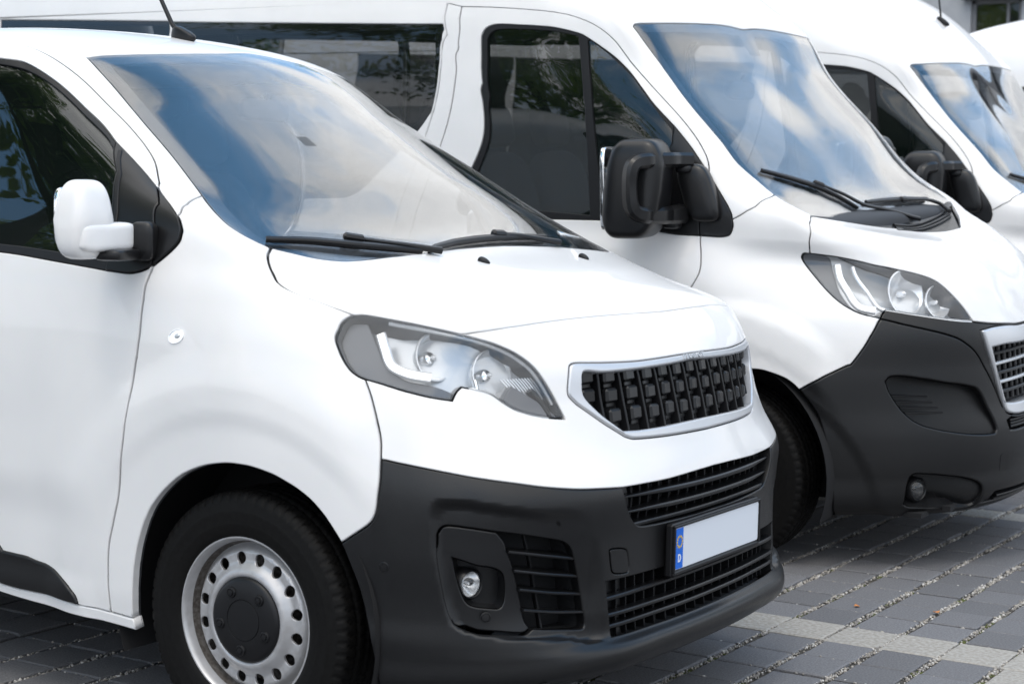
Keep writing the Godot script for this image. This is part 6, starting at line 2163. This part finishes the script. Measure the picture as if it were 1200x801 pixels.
# outlines on the large van, in u and v
func large_van_lines() -> Dictionary:
	var e := {}
	e.hood_rear = smooth(PackedFloat32Array([0, 10.045, 0.819, 10.071, 1.16, 10.1, 1.549, 10.128, 1.938, 10.151, 2.427, 10.172, 2.952, 10.185]))
	e.glass_low = smooth(PackedFloat32Array([0, 10.459, 0.781, 10.396, 1.354, 10.336, 2.037, 10.271, 2.893, 10.223]))
	e.hood_side = smooth(PackedFloat32Array([2.952, 10.185, 3.68, 9.79, 4.165, 9.074, 4.418, 8.379]))
	e.lamp_top = smooth(PackedFloat32Array([4.418, 8.379, 4.109, 8.337, 3.741, 8.297, 3.212, 8.226, 2.82, 8.094, 2.597, 7.95, 2.392, 7.775, 2.209, 7.542, 2.081, 7.179, 1.957, 6.757, 1.807, 6.191]))
	e.lamp_low = smooth(PackedFloat32Array([1.807, 6.191, 2.192, 6.213, 2.507, 6.261, 2.794, 6.313, 3.153, 6.368, 3.591, 6.411]))
	e.lamp_step = smooth(PackedFloat32Array([3.591, 6.411, 3.708, 6.277, 3.806, 6.109]))
	e.lamp_out = smooth(PackedFloat32Array([3.806, 6.109, 4.184, 6.248, 4.452, 6.594, 4.609, 7.1, 4.668, 7.692, 4.665, 8.126, 4.594, 8.299, 4.517, 8.384, 4.418, 8.379]))
	e.hood_front = smooth(PackedFloat32Array([1.807, 6.191, 1.401, 6.143, 0.902, 6.104, 0.595, 6.052, 0.298, 6.052, 0, 6.052]))
	e.seam = smooth(PackedFloat32Array([3.806, 6.109, 4.04, 5.77, 4.2, 5.492, 4.43, 5.153, 4.496, 5.127]))
	e.bumper_side = smooth(PackedFloat32Array([4.496, 5.127, 4.735, 5.002, 4.985, 4.84, 5.3, 4.545]))
	e.gap = smooth(PackedFloat32Array([3.806, 6.109, 3.624, 6.073, 3.323, 6.004, 3.009, 5.951, 2.741, 5.891, 2.461, 5.821, 2.135, 5.693, 1.838, 5.421, 1.619, 5.006, 1.386, 4.382, 1.217, 3.794]))
	e.grille_out_top = smooth(PackedFloat32Array([1.659, 5.92, 1.281, 6.011, 0.918, 6.035, 0.612, 5.991, 0.306, 5.991, 0, 5.991]))
	e.grille_out_side = smooth(PackedFloat32Array([1.659, 5.92, 1.556, 5.477, 1.424, 5.022, 1.322, 4.504, 1.224, 3.996, 1.174, 3.728]))
	e.grille_out_bot = smooth(PackedFloat32Array([1.174, 3.728, 1.112, 3.586, 0.946, 3.488, 0.749, 3.443, 0.374, 3.443, 0, 3.443]))
	e.grille_in_top = smooth(PackedFloat32Array([1.424, 5.476, 0.993, 5.52, 0.638, 5.505, 0.319, 5.505, 0, 5.505]))
	e.grille_in_side = smooth(PackedFloat32Array([1.424, 5.476, 1.333, 5.038, 1.262, 4.546, 1.192, 4.063]))
	e.grille_in_bot = smooth(PackedFloat32Array([1.192, 4.063, 1.102, 3.926, 0.811, 3.863, 0.406, 3.863, 0, 3.863]))
	e.arch = smooth(PackedFloat32Array([5.3, 4.545, 5.371, 4.695, 5.487, 4.84, 5.692, 4.967, 5.84, 5.017, 6.093, 5.008, 6.29, 4.967, 6.426, 4.924, 6.564, 4.836, 6.706, 4.666, 6.833, 4.438, 6.945, 4.14, 7.028, 3.752, 7.082, 3.268, 7.124, 2.785, 7.153, 2.327, 7.173, 1.861, 7.18, 1.246]))
	e.arch_front = smooth(PackedFloat32Array([5.3, 4.545, 5.198, 4.214, 5.111, 3.834, 5.078, 3.362, 5.054, 2.886, 5.019, 2.47, 4.981, 2.045, 4.925, 1.452, 4.81, 0]))
	e.pocket = smooth(PackedFloat32Array([3.798, 4.733, 3.694, 4.841, 3.335, 4.848, 2.881, 4.76, 2.494, 4.639, 2.149, 4.558, 1.833, 4.403, 1.633, 3.821, 1.457, 3.085, 1.531, 2.989, 2.048, 3.058, 2.454, 3.178, 2.805, 3.325, 3.236, 3.61, 3.503, 3.984, 3.74, 4.467, 3.798, 4.733]))
	e.fogpocket = smooth(PackedFloat32Array([3.465, 1.207, 3.426, 1.707, 3.314, 2.001, 2.998, 2.004, 2.635, 1.928, 2.228, 1.82, 1.937, 1.688, 1.803, 1.505, 1.824, 1.065, 1.894, 0.625, 2.288, 0.749, 2.659, 0.938, 2.955, 1.024, 3.319, 1.093, 3.465, 1.207]))
	e.fog = smooth(PackedFloat32Array([3.18, 1.579]))
	e.vent = smooth(PackedFloat32Array([3.44, 4.029]))
	e.tow = smooth(PackedFloat32Array([1.252, 2.075]))
	e.ws_far_corner = smooth(PackedFloat32Array([-3.1, 10.1, -2.4, 10.12]))
	e.ws_side_low = smooth(PackedFloat32Array([2.893, 10.223, 2.96, 10.3, 3.166, 10.456, 3.382, 10.614, 3.484, 10.817]))
	e.ws_side_high = smooth(PackedFloat32Array([3.484, 10.817, 3.549, 11.109, 3.689, 11.243, 3.816, 11.381, 3.798, 11.524, 3.763, 11.672, 3.816, 11.882, 3.827, 12.117, 3.784, 12.314, 3.712, 12.522, 3.594, 12.806, 3.562, 13.088, 3.649, 13.308, 3.764, 13.526, 3.857, 13.814]))
	e.ws_top = smooth(PackedFloat32Array([3.857, 13.814, 3.642, 13.873, 2.991, 13.869, 2.424, 13.863, 1.871, 13.869, 1.496, 13.885, 1.1, 13.904, 0.428, 13.933, 0, 13.909]))
	e.door_gap = smooth(PackedFloat32Array([6.062, 8.94, 6.135, 8.09, 6.213, 7.455, 6.41, 6.808, 6.603, 6.154, 6.676, 5.753, 6.738, 5.395, 6.82, 5.054, 6.955, 4.623, 7.065, 4.198, 7.14, 3.668, 7.179, 2.958, 7.2, 2.303, 7.222, 1.66]))
	e.door_top = smooth(PackedFloat32Array([5.582, 11.097, 5.18, 11.377, 5.006, 11.622, 4.951, 11.805, 4.935, 11.985, 4.945, 12.244, 4.949, 12.51, 4.953, 12.787, 5.001, 13.068, 5.038, 13.294, 5.112, 13.51, 5.377, 13.792, 5.775, 14.015, 6.167, 14.175, 6.409, 14.232, 6.671, 14.271, 6.991, 14.314, 7.202, 14.348, 7.406, 14.367, 7.61, 14.381]))
	e.door_rear = smooth(PackedFloat32Array([7.61, 14.381, 7.804, 13.793, 8.004, 13.363, 8.069, 12.936, 8.123, 12.52, 8.167, 12.099, 8.199, 11.727, 8.222, 11.368, 8.242, 11.011, 8.26, 10.394, 8.28, 9.626, 8.293, 8.638, 8.291, 7.726, 8.291, 6.751, 8.293, 5.877, 8.288, 5.229, 8.285, 4.46, 8.285, 3.525, 8.284, 2.548, 8.286, 1.66]))
	e.pillar_gap = smooth(PackedFloat32Array([7.73, 14.609, 7.928, 13.92, 8.042, 13.503, 8.105, 13.101, 8.156, 12.706, 8.202, 12.307, 8.244, 11.887, 8.272, 11.501, 8.293, 11.118, 8.314, 10.534, 8.333, 9.77, 8.349, 8.713, 8.346, 7.727, 8.346, 6.751, 8.348, 5.876, 8.342, 5.229, 8.338, 4.459, 8.336, 3.524, 8.335, 2.548, 8.336, 1.66]))
	e.pillar_seam = smooth(PackedFloat32Array([5.572, 9.739, 5.273, 10.119, 4.557, 10.512, 3.484, 10.817]))
	e.tri_gap = smooth(PackedFloat32Array([5.582, 11.097, 5.84, 10.918, 6.005, 10.672, 6.068, 9.951, 6.062, 8.94]))
	e.tri_front_high = smooth(PackedFloat32Array([5.582, 11.097, 5.593, 10.592, 5.57, 9.999, 5.572, 9.739]))
	e.tri_front_low = smooth(PackedFloat32Array([5.572, 9.739, 5.559, 9.439, 5.623, 9.046, 5.767, 8.931, 6.062, 8.94]))
	e.tri_top = smooth(PackedFloat32Array([5.444, 11.872, 5.451, 11.703, 5.47, 11.534, 5.536, 11.319, 5.582, 11.097]))
	e.tri_low = smooth(PackedFloat32Array([6.062, 8.94, 6.203, 8.94, 6.356, 8.952, 6.59, 9.059, 6.819, 9.175, 7.029, 9.298, 7.179, 9.431]))
	e.tri_rear = smooth(PackedFloat32Array([7.179, 9.431, 7.025, 9.611, 6.803, 9.795, 6.626, 10.134, 6.501, 10.655, 6.359, 11.152, 6.094, 11.516, 5.444, 11.872]))
	e.frame_top = smooth(PackedFloat32Array([5.444, 11.872, 5.484, 12.064, 5.478, 12.284, 5.372, 12.565, 5.294, 12.845, 5.326, 13.014, 5.427, 13.183, 5.727, 13.434, 5.943, 13.583, 6.095, 13.672, 6.472, 13.784, 6.795, 13.823, 7.072, 13.846, 7.221, 13.864, 7.372, 13.862, 7.513, 13.779, 7.627, 13.622]))
	e.frame_rear = smooth(PackedFloat32Array([7.627, 13.622, 7.772, 13.293, 7.909, 12.96, 8.009, 12.641, 8.039, 12.296, 8.058, 11.96, 8.074, 11.662, 8.095, 11.362, 8.118, 11.066, 8.14, 10.598, 8.156, 10.069, 8.145, 9.611, 8.105, 9.447]))
	e.frame_bot = smooth(PackedFloat32Array([8.105, 9.447, 8.049, 9.45, 7.979, 9.451, 7.817, 9.449, 7.656, 9.444, 7.496, 9.437, 7.337, 9.431, 7.179, 9.431]))
	e.glass_top = smooth(PackedFloat32Array([6.12, 13.601, 6.527, 13.703, 6.853, 13.736, 7.11, 13.755, 7.373, 13.759, 7.491, 13.689, 7.593, 13.552]))
	e.glass_rear = smooth(PackedFloat32Array([7.593, 13.552, 7.789, 13.091, 7.961, 12.64, 8.021, 12.267, 8.042, 11.909, 8.058, 11.587, 8.083, 11.239, 8.111, 10.816, 8.128, 10.222, 8.104, 9.887]))
	e.glass_bot = smooth(PackedFloat32Array([8.104, 9.887, 8.04, 9.878, 7.929, 9.867, 7.746, 9.835, 7.599, 9.782, 7.453, 9.715, 7.307, 9.65]))
	e.glass_front = smooth(PackedFloat32Array([7.307, 9.65, 7.317, 10.375, 7.299, 10.983, 7.254, 11.329, 7.178, 11.664, 7.081, 11.976, 6.934, 12.325, 6.694, 12.679, 6.433, 13.028, 6.265, 13.317, 6.12, 13.601]))
	e.quarter = smooth(PackedFloat32Array([5.986, 13.496, 5.88, 13.504, 5.67, 13.317, 5.499, 13.113, 5.366, 12.795, 5.457, 12.509, 5.587, 12.217, 5.636, 11.994, 5.662, 11.798]))
	e.quarter_low = smooth(PackedFloat32Array([5.662, 11.798, 6.158, 11.475, 6.38, 11.144, 6.507, 10.7, 6.624, 10.24, 6.808, 9.97, 7.031, 9.815, 7.186, 9.663]))
	e.quarter_rear = smooth(PackedFloat32Array([7.186, 9.663, 7.206, 10.365, 7.197, 10.956, 7.161, 11.304, 7.092, 11.63, 6.988, 11.958, 6.781, 12.331, 6.5, 12.713, 6.208, 13.097, 5.986, 13.496]))
	e.rearwin = smooth(PackedFloat32Array([7.971, 13.883, 8.023, 13.668, 8.095, 13.189, 8.151, 12.712, 8.208, 12.272, 8.263, 11.914, 8.312, 11.598, 8.359, 11.293, 8.406, 10.994, 8.453, 10.477, 8.506, 10.183, 8.586, 10.138, 8.669, 10.101, 8.754, 10.073, 8.841, 10.058, 8.929, 10.058, 9.016, 10.076, 9.091, 10.113, 9.118, 10.531, 9.117, 11.154, 9.117, 11.585, 9.108, 12.023, 9.08, 12.508, 9.054, 12.985, 9.053, 13.48, 9.057, 13.815, 9.048, 14.252]))
	e.blade_near = smooth(PackedFloat32Array([2.96, 11.298, 2.506, 11.257, 2.074, 11.207, 1.783, 11.156, 1.544, 11.093, 1.353, 11.015, 1.178, 10.868, 0.947, 10.618]))
	e.arm_near = smooth(PackedFloat32Array([1.497, 11.123, 1.282, 11.057, 1.071, 10.972, 0.768, 10.7, 0.268, 10.596, -0.171, 10.442, -0.609, 10.129]))
	e.blade_far = smooth(PackedFloat32Array([0.52, 10.807, -0.039, 10.83, -0.597, 10.778, -1.195, 10.674, -1.785, 10.539]))
	e.arm_far = smooth(PackedFloat32Array([-0.825, 10.719, -1.276, 10.617, -1.673, 10.484, -1.901, 10.255, -1.783, 9.967]))
	e.led = smooth(PackedFloat32Array([3.973, 8.016, 4.167, 7.443, 4.196, 6.819, 4.108, 6.488, 3.814, 6.401]))
	e.bowl = smooth(PackedFloat32Array([2.894, 7.111]))
	e.hood_rear_far = smooth(PackedFloat32Array([0.395, 10.045, -0.002, 9.839, -0.406, 9.614, -0.7, 9.496, -1.139, 9.418]))
	e.bowl2 = smooth(PackedFloat32Array([2.403, 6.853]))
	e.lamp_dark = smooth(PackedFloat32Array([4.441, 8.338, 4.038, 8.214, 4.145, 7.677, 4.289, 7.077, 4.215, 6.539, 3.96, 6.283, 4.184, 6.248, 4.452, 6.594, 4.609, 7.1, 4.668, 7.692, 4.665, 8.126, 4.589, 8.299, 4.441, 8.338]))
	e.gutter = smooth(PackedFloat32Array([7.61, 14.381, 7.752, 14.506]))
	e.rearwin_top = smooth(PackedFloat32Array([9.048, 14.252, 8.957, 14.208, 8.858, 14.162, 8.76, 14.117, 8.664, 14.072, 8.568, 14.029, 8.473, 13.992, 8.379, 13.963, 8.302, 13.943, 8.224, 13.924, 8.147, 13.908, 8.069, 13.894, 7.971, 13.883]))
	e.rearwin2_top = smooth(PackedFloat32Array([9.655, 14.63, 9.573, 14.583, 9.494, 14.539, 9.416, 14.495, 9.34, 14.451, 9.268, 14.408, 9.196, 14.366, 9.126, 14.324, 9.055, 14.283]))
	return e
